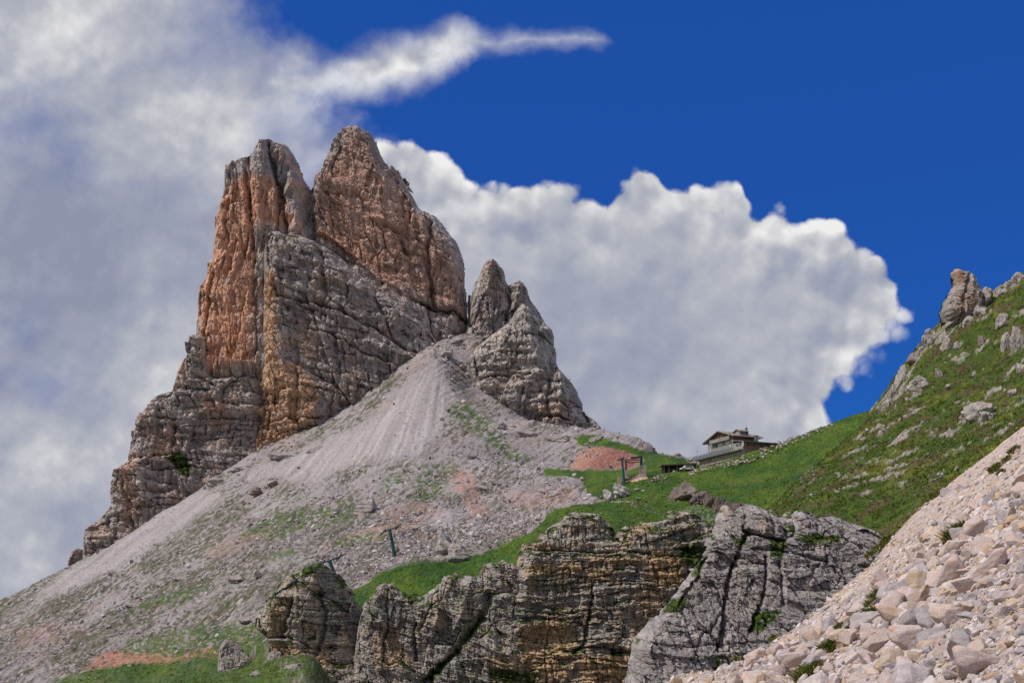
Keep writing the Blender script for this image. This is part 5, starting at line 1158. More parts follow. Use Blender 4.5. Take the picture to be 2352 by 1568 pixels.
    H = [(2143,790,46,36,'grey outcrop left below the pinnacle'),(2102,832,36,30,'dark rock fin standing on the left skyline of the hill'),(2074,880,34,46,'long craggy rock rib on the left skyline of the hill'),(2056,915,26,36,'lower end of the craggy rib on the hill skyline'),(2036,940,34,30,'pale rock where the hill skyline meets the hut meadow'),
     (2119,893,60,36,'wide pale outcrop in the turf below the dark rock fin'),(2178,803,30,36,'tall grey outcrop below the pinnacle'),(2197,801,16,18,'small grey outcrop right of the tall one'),(2261,792,28,26,'dark grey outcrop in the middle of the upper hill'),(2304,748,32,32,'rough grey outcrop below the right skyline'),(2316,801,40,44,'left half of the big pale outcrop at the right edge'),
     (2346,803,46,58,'right half of the big pale outcrop at the right edge'),(2160,866,26,20,'flat outcrop in the turf left of centre of the hill'),(2264,958,92,66,'biggest pale rounded outcrop on the hillside'),(2272,970,50,34,'lower shoulder of the biggest hillside outcrop'),(2346,856,26,28,'small grey outcrop at the right edge below the big one'),(2345,646,34,38,'pale rock on the skyline at the right edge of the photo'),
     (2256,722,44,30,'grey rubble outcrop right under the pinnacle'),(2226,745,34,24,'low outcrop at the right foot of the pinnacle'),(2085,921,16,12,'small round stone in the turf near the hill skyline'),(2110,990,12,7,'small white stone low on the hillside'),(2298,900,24,16,'flat stone right of the biggest outcrop'),(2120,805,20,16,'low rock between fin and pinnacle on the skyline'),(2215,815,14,10,'round stone in the turf below the pinnacle'),
     (2180,890,16,10,'stone in the dark heath in the middle of the hill'),(2240,860,14,9,'pale stone in the turf above the biggest outcrop'),(1985,1010,16,8,'pale stone low on the left part of the hill'),(2060,1020,14,8,'stone above the grey crag on the hillside'),(2200,1010,12,8,'lone pale stone on the lower green hillside'),(2300,678,34,20,'craggy outcrop on the skyline right of the pinnacle'),(2325,662,30,22,'craggy outcrop on the skyline next to the right edge'),(2330,905,26,18,'low outcrop at the right edge below the small grey one'),(2190,1165,16,9,'pinkish stone where the hill meets the gravel slope')]
    for i, (px, py, w, h, lab) in enumerate(H):
        boulder(px, py, w, h, lab, 3000 + i * 17, (0.355, 0.315, 0.285) if i not in (1, 8) else (0.24, .20, .18), name='rock_outcrop', group=g, sink=0.6, depth=1.1, **hk)
    o = [(2160,760),(2165,745),(2158,719),(2168,689),(2190,660),(2185,630),(2191,619),(2202,624),(2217,626),(2227,630),(2236,643),(2247,662),(2251,676),(2258,660),(2264,662),(2271,667),(2277,684),(2274,699),(2256,722),(2241,735),(2217,760)]
    col = rock_colour((0.30,0.265,0.24), (0.44,0.39,0.355), (0.44,0.25,0.17), [([(2184,622),(2200,620),(2200,655),(2190,660)],4,1.0),([(2190,680),(2230,690),(2200,740),(2170,740)],8,.6)], 0.8, 0.3, unit=0.15)
    v, f, c = rock_face(hit(2200,745,84,186,fn=hill0).y + 1.0, o, 0.07, 2.6, 2.6, dict(s=3.0, levels=[(0.8,1.2,.13,.8),(0.34,.45,.06,1.0),(0.13,.15,.026,1.0),(.055,.06,.012,.9)], jag=0.5, wob=4), [('groove',[(2215,640),(2200,690),(2196,740)],5,.6),('groove',[(2248,672),(2240,715)],4,.6)], None, col, 231)
    link('rock_pinnacle', mesh_np('rock_pinnacle', v, f, M['crag'], c), label='leaning rock pinnacle with a rusty tip on the skyline of the hill', category='rock')
    # stone bank below the hut and loose pile by the ramp
    rs = np.random.RandomState(77)
    protos = []
    mats = [stone_mat('bank_stone', (0.42, 0.36, 0.31), (0.42, 0.30, 0.22), 0.9), stone_mat('bank_stone', (0.44, 0.39, 0.35), (0.40, 0.33, 0.28), 0.9)]
    for k in range(6):
        v, f = stone_shape(4000 + k, 2, 14, 40.0, 0.05, (1, .8, .65)); protos.append(mesh_np('bank_stone', v, f, mats[k % 2]))
    line = [(1582,1088),(1605,1078),(1650,1069),(1690,1060),(1712,1050),(1730,1046),(1760,1032),(1790,1018),(1830,1004),(1870,989),(1915,974)]
    lx = np.array([a for a, b in line]); ly = np.array([b for a, b in line])
    for i in range(280):
        t = rs.uniform(0, 1) ** 1.25; x = 1582 + t * (1915 - 1582)
        band = np.interp(x, [1582, 1640, 1690, 1720, 1750, 1800, 1915], [7, 6, 9, 15, 16, 12, 7])
        y = float(np.interp(x, lx, ly) + rs.uniform(-0.35, 1) * band)
        p = hit(float(x), y, 225, 420, n=400)
        r = rs.uniform(0.22, 0.55) * (1.2 if 1690 < x < 1830 else 0.85)
        where = 'under the stone base of the hut' if x < 1700 else 'in the wide part of the bank by the hut corner' if x < 1775 else 'in the bank climbing right of the hut'
        o = bpy.data.objects.new('bank_stone', protos[rs.randint(6)]); COL.objects.link(o); o.location = p + Vector((0, 0, r * .3)); o.scale = (r * rs.uniform(.9, 1.5), r, r * rs.uniform(.7, 1.1)); o.rotation_euler = (rs.normal(0, .4), rs.normal(0, .4), rs.uniform(0, 6))
        o['label'] = '%s stone %s' % ('large pale' if r > .5 else 'middling cream' if r > .33 else 'small cream', where); o['category'] = 'stone'; o['group'] = 'stones of the bank below the hut'
    for i in range(26):
        x, y = rs.uniform(1495, 1532), rs.uniform(0, 1); y = np.interp(x, [1495, 1515, 1532], [1099, 1089, 1094]) + y * np.interp(x, [1495, 1515, 1532], [9, 12, 4])
        p = hit(float(x), float(y), 225, 420, n=400); r = rs.uniform(.25, .5)
        o = bpy.data.objects.new('pile_stone', protos[rs.randint(6)]); COL.objects.link(o); o.location = p + Vector((0, 0, r * .3)); o.scale = (r * 1.3, r, r * .8); o.rotation_euler = (rs.normal(0, .4), rs.normal(0, .4), rs.uniform(0, 6))
        o['label'] = 'white stone in the loose pile right of the concrete ramp'; o['category'] = 'stone'; o['group'] = 'white stones piled beside the ramp'

# ------------------------------------------------------------------ built things
class MB:
    def __init__(s): s.v, s.f = [], []
    def box(s, x0, x1, y0, y1, z0, z1, M4=None):
        i = len(s.v)
        for z in (z0, z1):
            for x, y in ((x0, y0), (x1, y0), (x1, y1), (x0, y1)): s.v.append((x, y, z))
        s.f += [tuple(i + k for k in q) for q in ((3, 2, 1, 0), (4, 5, 6, 7), (0, 1, 5, 4), (1, 2, 6, 5), (2, 3, 7, 6), (3, 0, 4, 7))]; return s
    def prism(s, pts, axis, t0, t1):
        """polygon extruded along an axis: pts are the two other coordinates"""
        i, n = len(s.v), len(pts)
        for t in (t0, t1):
            for a, b in pts: s.v.append((t, a, b) if axis == 0 else (a, t, b) if axis == 1 else (a, b, t))
        s.f.append(tuple(range(i + n - 1, i - 1, -1))); s.f.append(tuple(range(i + n, i + 2 * n)))
        for k in range(n): s.f.append((i + k, i + (k + 1) % n, i + n + (k + 1) % n, i + n + k))
        return s
    def tube(s, p, q, r0, r1=None, n=10):
        r1 = r0 if r1 is None else r1; p, q = Vector(p), Vector(q); d = (q - p).normalized(); a = d.orthogonal().normalized(); b = d.cross(a); i = len(s.v)
        for c, r in ((p, r0), (q, r1)):
            for k in range(n): t = 6.283185 * k / n; s.v.append(tuple(c + a * (r * math.cos(t)) + b * (r * math.sin(t))))
        for k in range(n): s.f.append((i + k, i + (k + 1) % n, i + n + (k + 1) % n, i + n + k))
        s.f.append(tuple(range(i + n - 1, i - 1, -1))); s.f.append(tuple(range(i + n, i + 2 * n))); return s
    def bar(s, p, q, w, h):
        p, q = Vector(p), Vector(q); d = (q - p).normalized(); up = Vector((0, 0, 1)) if abs(d.z) < .95 else Vector((0, 1, 0)); a = d.cross(up).normalized() * (w / 2); b = a.cross(d).normalized() * (h / 2); i = len(s.v)
        for c in (p, q):
            for x, y in ((-1, -1), (1, -1), (1, 1), (-1, 1)): s.v.append(tuple(c + a * x + b * y))
        s.f += [tuple(i + k for k in z) for z in ((3, 2, 1, 0), (4, 5, 6, 7), (0, 1, 5, 4), (1, 2, 6, 5), (2, 3, 7, 6), (3, 0, 4, 7))]; return s
    def build(s, name, mat, parent=None, **kw):
        me = bpy.data.meshes.new(name); me.from_pydata(s.v, [], s.f); me.materials.append(mat)
        bm = bmesh.new(); bm.from_mesh(me); bmesh.ops.recalc_face_normals(bm, faces=bm.faces); bm.to_mesh(me); bm.free()
        return link(name, me, parent, **kw)

def wood_mat(name, c, sc=3.0):
    m, nt, b = new_mat(name)
    co = N(nt, 'ShaderNodeTexCoord').outputs['Object']
    w = N(nt, 'ShaderNodeTexNoise', _Vector=N(nt, 'ShaderNodeMapping', _Vector=co, _Scale=(sc, sc, 0.25)).outputs[0], _Scale=1.5, _Detail=5.0, _Roughness=0.7).outputs[0]
    nt.links.new(mix_(nt, 1.0, (*c, 1), ramp_(nt, w, [(0.3, 0.6), (0.7, 1.35)]), 'MULTIPLY'), b.inputs['Base Color'])
    return m

def masonry_mat(name, c):
    m, nt, b = new_mat(name)
    co = N(nt, 'ShaderNodeTexCoord').outputs['Object']
    v = N(nt, 'ShaderNodeTexVoronoi', _Vector=N(nt, 'ShaderNodeMapping', _Vector=co, _Scale=(1, 1, 1.6)).outputs[0], _Scale=2.2)
    s = N(nt, 'ShaderNodeSeparateColor', _0=v.outputs['Color'])
    c1 = mix_(nt, 1.0, (*c, 1), ramp_(nt, s.outputs[0], [(0.0, 0.6), (1.0, 1.35)]), 'MULTIPLY')
    nt.links.new(c1, b.inputs['Base Color'])
    nt.links.new(N(nt, 'ShaderNodeBump', _Strength=0.5, _Distance=0.05, _Height=v.outputs['Distance']).outputs[0], b.inputs['Normal'])
    return m

def build_hut():
    C0 = at(1706, 1031.7, 324)
    e1 = Vector((-.393, .919, 0)); e2 = Vector((.919, .393, 0))
    root = empty('mountain_hut', C0, label='timber mountain hut with terrace on a stone base at the saddle', category='building')
    # local axes: x along e2 (depth), y along e1 (length of the long front), z up
    root.rotation_euler = (0, 0, math.atan2(e2.y, e2.x))
    ms = masonry_mat('stone_masonry', (0.36, 0.29, 0.265)); mgrey = wood_mat('grey_timber', (0.275, 0.255, 0.235)); mbr = wood_mat('brown_timber', (0.25, 0.15, 0.10)); mor = wood_mat('larch_panel', (0.27, 0.125, 0.06))
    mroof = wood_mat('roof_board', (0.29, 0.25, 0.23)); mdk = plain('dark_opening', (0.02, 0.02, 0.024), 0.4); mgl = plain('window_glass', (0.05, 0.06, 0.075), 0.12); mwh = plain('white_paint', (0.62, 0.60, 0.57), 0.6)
    mfr = plain('pale_frame', (0.42, 0.36, 0.33), 0.7); mred = plain('door_red', (0.17, 0.035, 0.025), 0.6); mteal = plain('teal_canvas', (0.035, 0.085, 0.105), 0.7); mblue = plain('blue_grey_sheet', (0.15, 0.175, 0.205), 0.5); mplaster = wood_mat('grey_green_render', (0.28, 0.28, 0.25), 1.0)
    def win(parent, kind, x0, x1, y0, y1, z0, z1, ax, pm=mgl, fm=mfr, out=0.05, fr=0.09):
        """window on a wall: ax 0 = on the long front (facing -x), 1 = on the side (facing -y)"""
        fb = MB()
        if ax == 0:
            fb.box(x0 - out, x0 + .02, y0 - fr, y1 + fr, z0 - fr, z0).box(x0 - out, x0 + .02, y0 - fr, y1 + fr, z1, z1 + fr).box(x0 - out, x0 + .02, y0 - fr, y0, z0, z1).box(x0 - out, x0 + .02, y1, y1 + fr, z0, z1)
            pb = MB().box(x0 - out * .45, x0 + .02, y0, y1, z0, z1)
        else:
            fb.box(x0 - fr, x1 + fr, y0 - out, y0 + .02, z0 - fr, z0).box(x0 - fr, x1 + fr, y0 - out, y0 + .02, z1, z1 + fr).box(x0 - fr, x0, y0 - out, y0 + .02, z0, z1).box(x1, x1 + fr, y0 - out, y0 + .02, z0, z1)
            pb = MB().box(x0, x1, y0 - out * .45, y0 + .02, z0, z1)
        f = fb.build(kind, fm, parent); pb.build('pane', pm, f); return f
    base = MB().box(0, 9, 0, 22.8, -5.5, -0.14).build('stone_base', ms, root)
    def ya(cx):   # crop column on the long front -> y
        r = ((1640 + cx * .10204) / 1.0408 - CX) / F; return (C0.x - r * C0.y) / (.393 + r * .919)
    for c0, c1, z0, z1 in ((1215, 1265, -1.35, -.6), (1075, 1115, -1.5, -.65), (930, 945, -1.3, -.8), (762, 800, -1.5, -.75), (655, 715, -1.45, -.75), (615, 640, -1.45, -.75), (535, 560, -1.6, -.8), (500, 515, -1.5, -.9), (380, 400, -1.4, -.9)):
        win(root, 'window', 0, 0, ya(c1), ya(c0), z0, z1, 0, plain('shutter_pale', (0.40, 0.33, 0.315), 0.7, 2.0) if c0 not in (535,) else mgl)
    d = MB().box(1.05, 1.95, -.06, .02, -2.25, -.45).build('door', mred, root); MB().box(.82, 1.05, -.09, .02, -2.25, -.32).box(1.95, 2.18, -.09, .02, -2.25, -.32).box(1.05, 1.95, -.09, .02, -.45, -.32).build('door_frame', mfr, d)
    # terrace slab over the base, railing along its edge
    MB().box(-1.25, 9, -.15, 24.2, -.137, .06).build('terrace_floor', mgrey, root)
    rl = MB().box(-1.30, -1.22, 4.0, 24.2, .06, .98).build('railing', mblue, root)
    pb = MB()
    for k in range(19): pb.box(-1.36, -1.302, 4.1 + k * 1.11, 4.18 + k * 1.11, -.10, 1.12)
    pb.box(-1.36, -1.24, 4.0, 24.2, 1.12, 1.19); pb.build('rail_post', mgrey, rl)
    MB().box(-1.22, 2.0, 24.12, 24.2, .06, 1.0).build('railing', mbr, root)
    wb = MB()
    for y in (20.2, 21.5, 22.7): wb.box(-.8, -.2, y, y + .55, .06, 1.35)
    # chalet body
    G0, G1, ya0, yb0, ym = .6, 9.3, 5.8, 18.8, 12.3
    def roof_z(y, o=0.0): return 7.24 - (7.24 - 4.75) * abs(y - ym) / 8.2 + o
    MB().prism([(ya0, .062), (yb0, .062), (yb0, roof_z(yb0, -.25)), (ym, 6.97), (ya0, roof_z(ya0, -.25))], 0, G0, G1).build('chalet_wall', mgrey, root)
    MB().prism([(7.0, 5.0), (17.6, 5.0), (17.6, roof_z(17.6, -.3)), (ym, 6.9), (7.0, roof_z(7.0, -.3))], 0, G0 - .06, G0 - .003).build('gable_boarding', mbr, root)
    rb = MB()
    rb.prism([(ym, 6.99), (ym, 7.24), (20.5, 4.75), (20.5, 4.50)], 0, -.45, 10.0); rb.prism([(ym + .002, 6.99), (4.1, 4.50), (4.1, 4.75), (ym + .002, 7.24)], 0, -.45, 10.0)
    roof = rb.build('roof', mroof, root)
    bb = MB()
    for yy in (20.3, 17.9, 15.2, ym, 9.4, 6.7, 4.35): bb.box(-.40, .55, yy - .09, yy + .09, roof_z(yy, -.47), roof_z(yy, -.26))
    bb.build('rafter', mbr, roof)
    eb = MB()
    for k in range(13): eb.box(.2 + k * .78, .32 + k * .78, 4.2, 5.9, 4.36, 4.52)
    eb.build('rafter', mbr, roof)
    # balcony in the gable and the window recess under it
    bal = MB().box(G0 - .95, G0 - .85, 6.6, 16.4, 4.0, 4.92).box(G0 - .95, G0 - .004, 6.6, 16.4, 3.86, 3.997).build('balcony', mgrey, root)
    MB().box(G0 - .97, G0 - .004, 6.4, 6.597, 3.86, 5.6).box(G0 - .97, G0 - .004, 16.403, 16.6, 3.86, 5.2).build('balcony_post', mgrey, bal)
    win(root, 'window', G0, 0, 7.3, 9.9, 2.75, 3.72, 0, mwh, mgrey); win(root, 'window', G0, 0, 11.1, 13.6, 2.75, 3.72, 0, mwh, mgrey)
    win(root, 'window', G0, 0, 13.9, 14.6, 2.6, 3.55, 0, mdk, mgrey); win(root, 'window', G0, 0, 17.2, 17.65, 1.9, 2.7, 0, mwh, mgrey)
    win(root, 'window', G0 - .06, 0, 12.2, 12.8, 5.3, 6.1, 0, mdk, mbr); win(root, 'window', G0 - .06, 0, 8.8, 9.5, 5.25, 6.0, 0, mdk, mbr)
    # side wall boarding and veranda with a lean-to roof
    MB().box(G0 + .02, G1, ya0 - .08, ya0 - .003, 3.2, 4.45).build('side_boarding', mbr, root)
    MB().box(.0, 9.2, .0, .12, .063, 1.15).build('veranda_panel', mor, root); MB().box(-.02, .10, .123, 3.95, .063, 1.15).build('veranda_panel', mplaster, root)
    MB().box(.15, 9.2, .45, 5.7, .0635, 2.35).build('veranda_wall', mplaster, root)
    for k in range(7): win(root, 'window', 1.6 + k * 1.08, 2.35 + k * 1.08, .45, 0, 1.25, 2.1, 1, mgl, mor)
    win(root, 'window', .15, 0, 1.0, 1.9, 1.25, 2.1, 0, mgl, mplaster); win(root, 'window', .15, 0, 2.5, 3.4, 1.25, 2.1, 0, mgl, mplaster)
    MB().prism([(-.45, 2.30), (-.45, 2.48), (5.75, 3.42), (5.75, 3.24)], 0, -.25, 17.5).build('lean_to_roof', mroof, root)
    pp = MB()
    for k in range(5): pp.box(-.02 + k * 2.3, .12 + k * 2.3, -.03, .10, 1.152, 2.36)
    pp.build('veranda_post', mbr, root)
    an = MB().box(9.4, 17.0, .6, 6, -.6, 2.34).build('annex_wall', mplaster, root)
    win(an, 'window', 11.0, 12.5, .6, 0, .9, 1.9, 1, mgl, mbr); win(an, 'window', 13.4, 14.3, .6, 0, .9, 1.9, 1, mgl, mbr)
    # dormers
    dm = MB().prism([(5.6, 5.2), (8.4, 5.2), (8.4, 6.35), (7.0, 6.95), (5.6, 6.35)], 0, 2.9, 5.0).build('dormer', mgrey, root)
    MB().prism([(7.0, 6.953), (7.0, 7.13), (4.9, 6.30), (4.9, 6.12)], 0, 2.5, 5.4).prism([(7.002, 6.953), (9.3, 6.12), (9.3, 6.30), (7.002, 7.13)], 0, 2.5, 5.4).build('dormer_roof', mroof, dm)
    MB().box(7.0, 8.1, 3.9, 6.0, 3.5, 4.95).box(6.85, 8.25, 3.7, 6.1, 4.953, 5.08).build('dormer', mplaster, root)
    # chimney with cowl and lightning mast
    ch = MB().box(6.1, 6.9, 7.2, 8.0, 5.5, 7.0).build('chimney', mdk, root)
    MB().tube((6.5, 7.6, 7.0), (6.5, 7.6, 7.25), .13).tube((6.5, 7.6, 7.25), (6.5, 7.6, 7.75), .36, .36).tube((6.5, 7.6, 7.75), (6.5, 7.6, 8.0), .36, .05).build('cowl', plain('dull_steel', (0.16, 0.17, 0.18), .4, metal=.6), ch)
    MB().tube((6.5, 7.6, 8.0), (6.5, 7.6, 8.75), .03).build('mast', mdk, ch)
    # terrace things
    def loc(x, y, z): return C0 + e2 * x + e1 * y + Vector((0, 0, z))
    def parasol(x, y, z, h, lab):
        t = empty('closed_parasol', loc(x, y, z), label=lab, category='parasol', group='closed parasols at the hut')
        MB().tube((0, 0, 0), (0, 0, h * .4), .05).build('pole', mfr, t); MB().tube((0, 0, h * .35), (0, 0, h * .9), .20, .13).tube((0, 0, h * .9), (0, 0, h), .13, .02).build('canopy', mwh, t)
    parasol(-.55, 5.3, .06, 2.2, 'closed white parasol on the terrace in front of the hut gable'); parasol(-.1, -.35, .1, 2.3, 'closed white parasol by the brown veranda of the hut')
    aw = empty('teal_awning', loc(6.5, -1.6, -1.5), label='dark teal canvas awning beside the hut above the stone bank', category='awning'); aw.rotation_euler = (0, 0, math.atan2(e2.y, e2.x))
    MB().prism([(-1.3, .9), (-1.3, .98), (1.2, 1.62), (1.2, 1.54)], 0, -3.2, 3.6).build('canvas', mteal, aw); pb = MB()
    for x in (-3.0, 0.2, 3.4): pb.tube((x, -1.2, -1.2), (x, -1.2, .9), .05)
    pb.build('pole', mdk, aw)
    for i, y in enumerate((20.4, 21.7, 22.9)):
        t = empty('deck_chair', loc(-.75, y, .06), label='white deck chair on the terrace end, %s along the railing' % ('nearest the gable', 'middle one', 'outermost')[i], category='deck chair', group='deck chairs on the hut terrace'); t.rotation_euler = (0, 0, math.atan2(e2.y, e2.x))
        MB().box(-.3, .3, -.3, .3, .38, .44).build('seat', mwh, t); MB().prism([(.28, .42), (.34, .42), (.52, 1.32), (.46, 1.32)], 1, -.3, .3).build('backrest', mwh, t)
        for sx in (-.26, .26):
            for sy in (-.26, .26): MB().tube((sx, sy, 0), (sx, sy, .38), .03, n=6).build('leg', mfr, t)
    fp = empty('flagpole', at(1601.6, 1049, 346), label='thin bare wire mast left of the hut terrace', category='mast')
    MB().tube((0, 0, -1.5), (0, 0, 2.1), .035, .02).build('pole', mdk, fp); MB().bar((-.35, 0, 1.7), (.35, 0, 1.9), .03, .03).bar((-.25, 0, 1.2), (.3, 0, 1.5), .03, .03).build('crossbar', mdk, fp)
    # shed cut into the bank
    p = hit(1560, 1083, 230, 420); s = empty('open_shed', p, label='dark open shed with turf roof cut into the bank left of the hut', category='shed')
    mt = plain('turf_roof', (0.10, 0.075, 0.05), .95, 2.0, .4)
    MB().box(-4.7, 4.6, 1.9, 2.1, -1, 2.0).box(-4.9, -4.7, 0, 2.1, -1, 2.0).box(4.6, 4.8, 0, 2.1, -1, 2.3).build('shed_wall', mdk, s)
    MB().prism([(-5.3, 1.72), (-5.3, 2.05), (5.2, 2.55), (5.2, 2.2)], 1, -.5, 3.4).build('roof', mt, s)
    for x in (-4.4, -3.0, -.6, 1.4, 4.2): MB().box(x - .09, x + .09, -.1, .08, -.8, 1.9 + .04 * x).build('post', mbr, s)
    b = empty('crate', p + Vector((-1.5, .3, -.1)), label='small white crate on the floor of the dark shed', category='crate')
    MB().box(-.38, .38, -.3, .3, 0, .55).build('body', mwh, b); MB().box(-.42, .42, -.34, .34, .553, .62).build('lid', mfr, b)
    # car beside the shed
    p = hit(1578, 1082, 230, 420); c = empty('parked_car', p + Vector((0, .2, .10)), .25, label='white off-road car parked at the open shed', category='car')
    MB().prism([(-1.9, .45), (-1.95, .85), (-1.2, .98), (1.85, 1.0), (1.95, .8), (1.9, .45)], 1, -.82, .82).build('body', mwh, c)
    MB().prism([(-1.15, .985), (-.65, 1.55), (1.55, 1.58), (1.82, 1.003)], 1, -.74, .74).build('cabin', mwh, c)
    for x0, x1 in ((-.55, .35), (.45, 1.45)): MB().prism([(x0 - .35 if x0 < 0 else x0, 1.06), (x0, 1.46), (x1, 1.48), (x1, 1.06)], 1, -.755, -.742).build('window', mgl, c)
    for x in (-1.25, 1.25):
        for y in (-.8, .8):
            w = MB().tube((x, y - .1, .38), (x, y + .1, .38), .38, n=16).build('wheel', mdk, c); MB().tube((x, y - .12, .38), (x, y + .12, .38), .2, n=12).build('rim', mfr, w)

def pylon(px0, py0, px1, py1, lab, rng, left=1.0):
    """lift pylon leaning with the slope: base pixel, head pixel"""
    p = hit(px0, py0, *rng); k = p.y / F
    t = empty('lift_pylon', p, label=lab, category='pylon', group='pylons of the chairlift')
    dx, H = (px1 - px0) * k, (py0 - py1) * k
    mt = plain('pylon_teal', (0.020, 0.068, 0.075), .55, 1.5, .3); mr = plain('sheave_dark_red', (0.085, 0.028, 0.035), .6); md = plain('steel_dark', (0.03, 0.035, 0.045), .5)
    top = Vector((dx, 0, H))
    MB().tube((0, 0, -1.0), top * .55, .50, .42, 14).tube(top * .55, top * 1.02, .42, .36, 14).build('mast', mt, t)
    fl = MB()
    for q in (.03, .54): fl.tube(top * q, top * (q + .012), .46, .46, 14)
    fl.build('flange', mt, t)
    ld = MB(); off = Vector((-.48, -.1, 0))
    for sx in (-.14, .14): ld.bar(off + Vector((sx, 0, .6)), top + off + Vector((sx, 0, -.2)), .03, .03)
    for i in range(18): c = off + top * (.1 + i * .049); ld.bar(c + Vector((-.14, 0, 0)), c + Vector((.14, 0, 0)), .03, .03)
    ld.build('ladder', mt, t)
    sl = Vector((1.0, .15, .38)).normalized()
    MB().bar(top - sl * 1.7, top + sl * 2.3, .34, .30).build('crossarm', mt, t)
    for s_, a in ((-1, 1.75), (1, 2.25)):
        c = top + sl * (s_ * a) + Vector((0, 0, -.12)); lineD = Vector((-.55, .75, -.42)).normalized()
        sh = MB().bar(c - lineD * 1.5, c + lineD * 1.5, .14, .22).build('sheave_train', mr if s_ > 0 else md, t)
        wv = MB()
        for j in range(4): q = c + lineD * (-1.2 + j * .8) + Vector((0, 0, .18)); ax = lineD.cross(Vector((0, 0, 1))).normalized() * .07; wv.tube(q - ax, q + ax, .26, n=12)
        wv.build('sheave', md, sh)
        MB().bar(top + sl * (s_ * a * .6), top + sl * (s_ * a * .75) + Vector((s_ * .3, 0, 1.15)), .09, .09).build('lifting_frame', md, t)
    return t

def build_lift():
    pylon(908, 1277, 895, 1216, 'dark teal lift pylon standing alone on the pale rubble', (236, 420))
    pylon(777, 1342, 757, 1287, 'dark teal lift pylon half hidden behind the rock knob', (236, 420))
    p = hit(1433, 1109, 230, 420); k = p.y / F
    st = empty('lift_station', p, label='teal chairlift end station with a sheave train on three posts', category='lift station')
    mt = plain('station_teal', (0.018, 0.085, 0.085), .55, 1.5, .3); mb = plain('steel_blue_grey', (0.065, 0.075, 0.095), .5, 2.0, .3); mr = plain('sheave_dark_red', (0.085, 0.028, 0.035), .6)
    def L(px, py, dy=0.0): return Vector(((px - 1433) * k, dy, (1109 - py) * k))
    MB().tube(L(1434, 1118), L(1431, 1080), .42, .33, 14).tube(L(1431, 1080), L(1428.5, 1053), .33, .27, 14).build('post', mt, st)
    MB().tube(L(1440, 1082, 2.5), L(1439.6, 1053, 2.5), .26, .22, 12).build('post', plain('steel_dark', (0.03, 0.035, 0.045), .5), st)
    MB().tube(L(1475.5, 1070, 2.5), L(1475, 1044, 2.5), .40, .34, 12).build('post', mt, st)
    MB().bar(L(1420, 1055, .3), L(1478, 1053, 2.4), .24, .22).build('crossbeam', mb, st)
    MB().bar(L(1430, 1060, .4), L(1474, 1058, 2.2), .16, .16).bar(L(1442, 1060.5, 1.2), L(1460, 1062, 1.6), .14, .14).build('lower_beam', mr, st)
    sh = MB().bar(L(1450, 1050.5, 1.2), L(1476, 1046.5, 2.0), .30, .45).bar(L(1419, 1057.5, -.2), L(1434, 1051.5, .2), .22, .3).build('sheave_train', mb, st)
    wv = MB()
    for j in range(7): q = L(1452 + j * 3.7, 1049.5 - j * .55, 1.0 + j * .12); wv.tube(q - Vector((0, .1, 0)), q + Vector((0, .1, 0)), .24, n=12)
    for j in range(4): q = L(1420.5 + j * 4, 1056 - j * 1.5, -.4 + j * .1); wv.tube(q - Vector((0, .1, 0)), q + Vector((0, .1, 0)), .22, n=12)
    wv.build('sheave', mr, sh)
    MB().bar(L(1427, 1055), L(1418, 1047), .09, .09).bar(L(1429, 1055), L(1433, 1045), .09, .09).bar(L(1440, 1054, 2.5), L(1441, 1046, 2.5), .08, .08).build('lifting_frame', mb, st)
    mc = plain('weathered_concrete', (0.34, 0.275, 0.235), .9, .9, .45); mpk = plain('pinkish_concrete', (0.42, 0.285, 0.215), .9, .7, .4)
    def block(px0, px1, py0, py1, lab, dy, m, dep=1.4, b=.08):
        q = L((px0 + px1) / 2, py1, dy); w, h = (px1 - px0) * k, (py1 - py0) * k
        o = MB().prism([(-w / 2, -1.2), (-w / 2, h - b), (-w / 2 + b, h), (w / 2 - b, h), (w / 2, h - b), (w / 2 + .05, -1.2)], 1, 0, dep).build('concrete_footing', m, None, label=lab, category='concrete block'); o.location = p + q; return o
    block(1471.5, 1486, 1065, 1085, 'tall weathered concrete block carrying the right post of the lift station', 2.0, mc); block(1434, 1446, 1076.5, 1087, 'low concrete block carrying the thin middle post of the lift station', 2.0, mc); block(1420, 1428.5, 1094, 1109, 'small pinkish concrete block left of the front lift post', .6, mpk)
    # ramp: a sloping slab with a broken front edge
    R_ = [L(1440, 1104, .9), L(1447, 1099, 1.2), L(1474, 1083, 3.6), L(1483, 1082.5, 3.8), L(1491, 1098, 1.0), L(1488, 1106, -.4), L(1474, 1111.5, -1.0), L(1456, 1106, 0)]
    mbb = MB(); n = len(R_)
    mbb.v = [tuple(q) for q in R_] + [tuple(q + Vector((0, .6, -2.2))) for q in R_]
    mbb.f = [tuple(range(n)), tuple(range(2 * n - 1, n - 1, -1))] + [(i, i + n, (i + 1) % n + n, (i + 1) % n) for i in range(n)]
    o = mbb.build('concrete_ramp', mpk, None, label='sloping slab of pinkish concrete between lift posts and stone pile', category='ramp'); o.location = p
    o = MB().bar(L(1440, 1090, .5), L(1452, 1095, .4), .25, .18).build('wooden_beam', plain('old_beam', (0.06, 0.045, 0.03), .8), None, label='dark beam lying on the concrete ramp', category='beam'); o.location = p
    # sign on the saddle
    q = hit(1391.7, 1006.5, 300, 640); kk = q.y / F; s = empty('sign_post', q, label='white sign board on a thin post on the saddle below the rock tower', category='sign')
    MB().tube((0, 0, -.5), (0, 0, 10 * kk), .05).build('post', mb, s); MB().box(-1.9 * kk, 1.9 * kk, -.08, -.03, 7.5 * kk, 12 * kk).build('board', plain('sign_white', (0.6, 0.6, 0.6), .6), s)

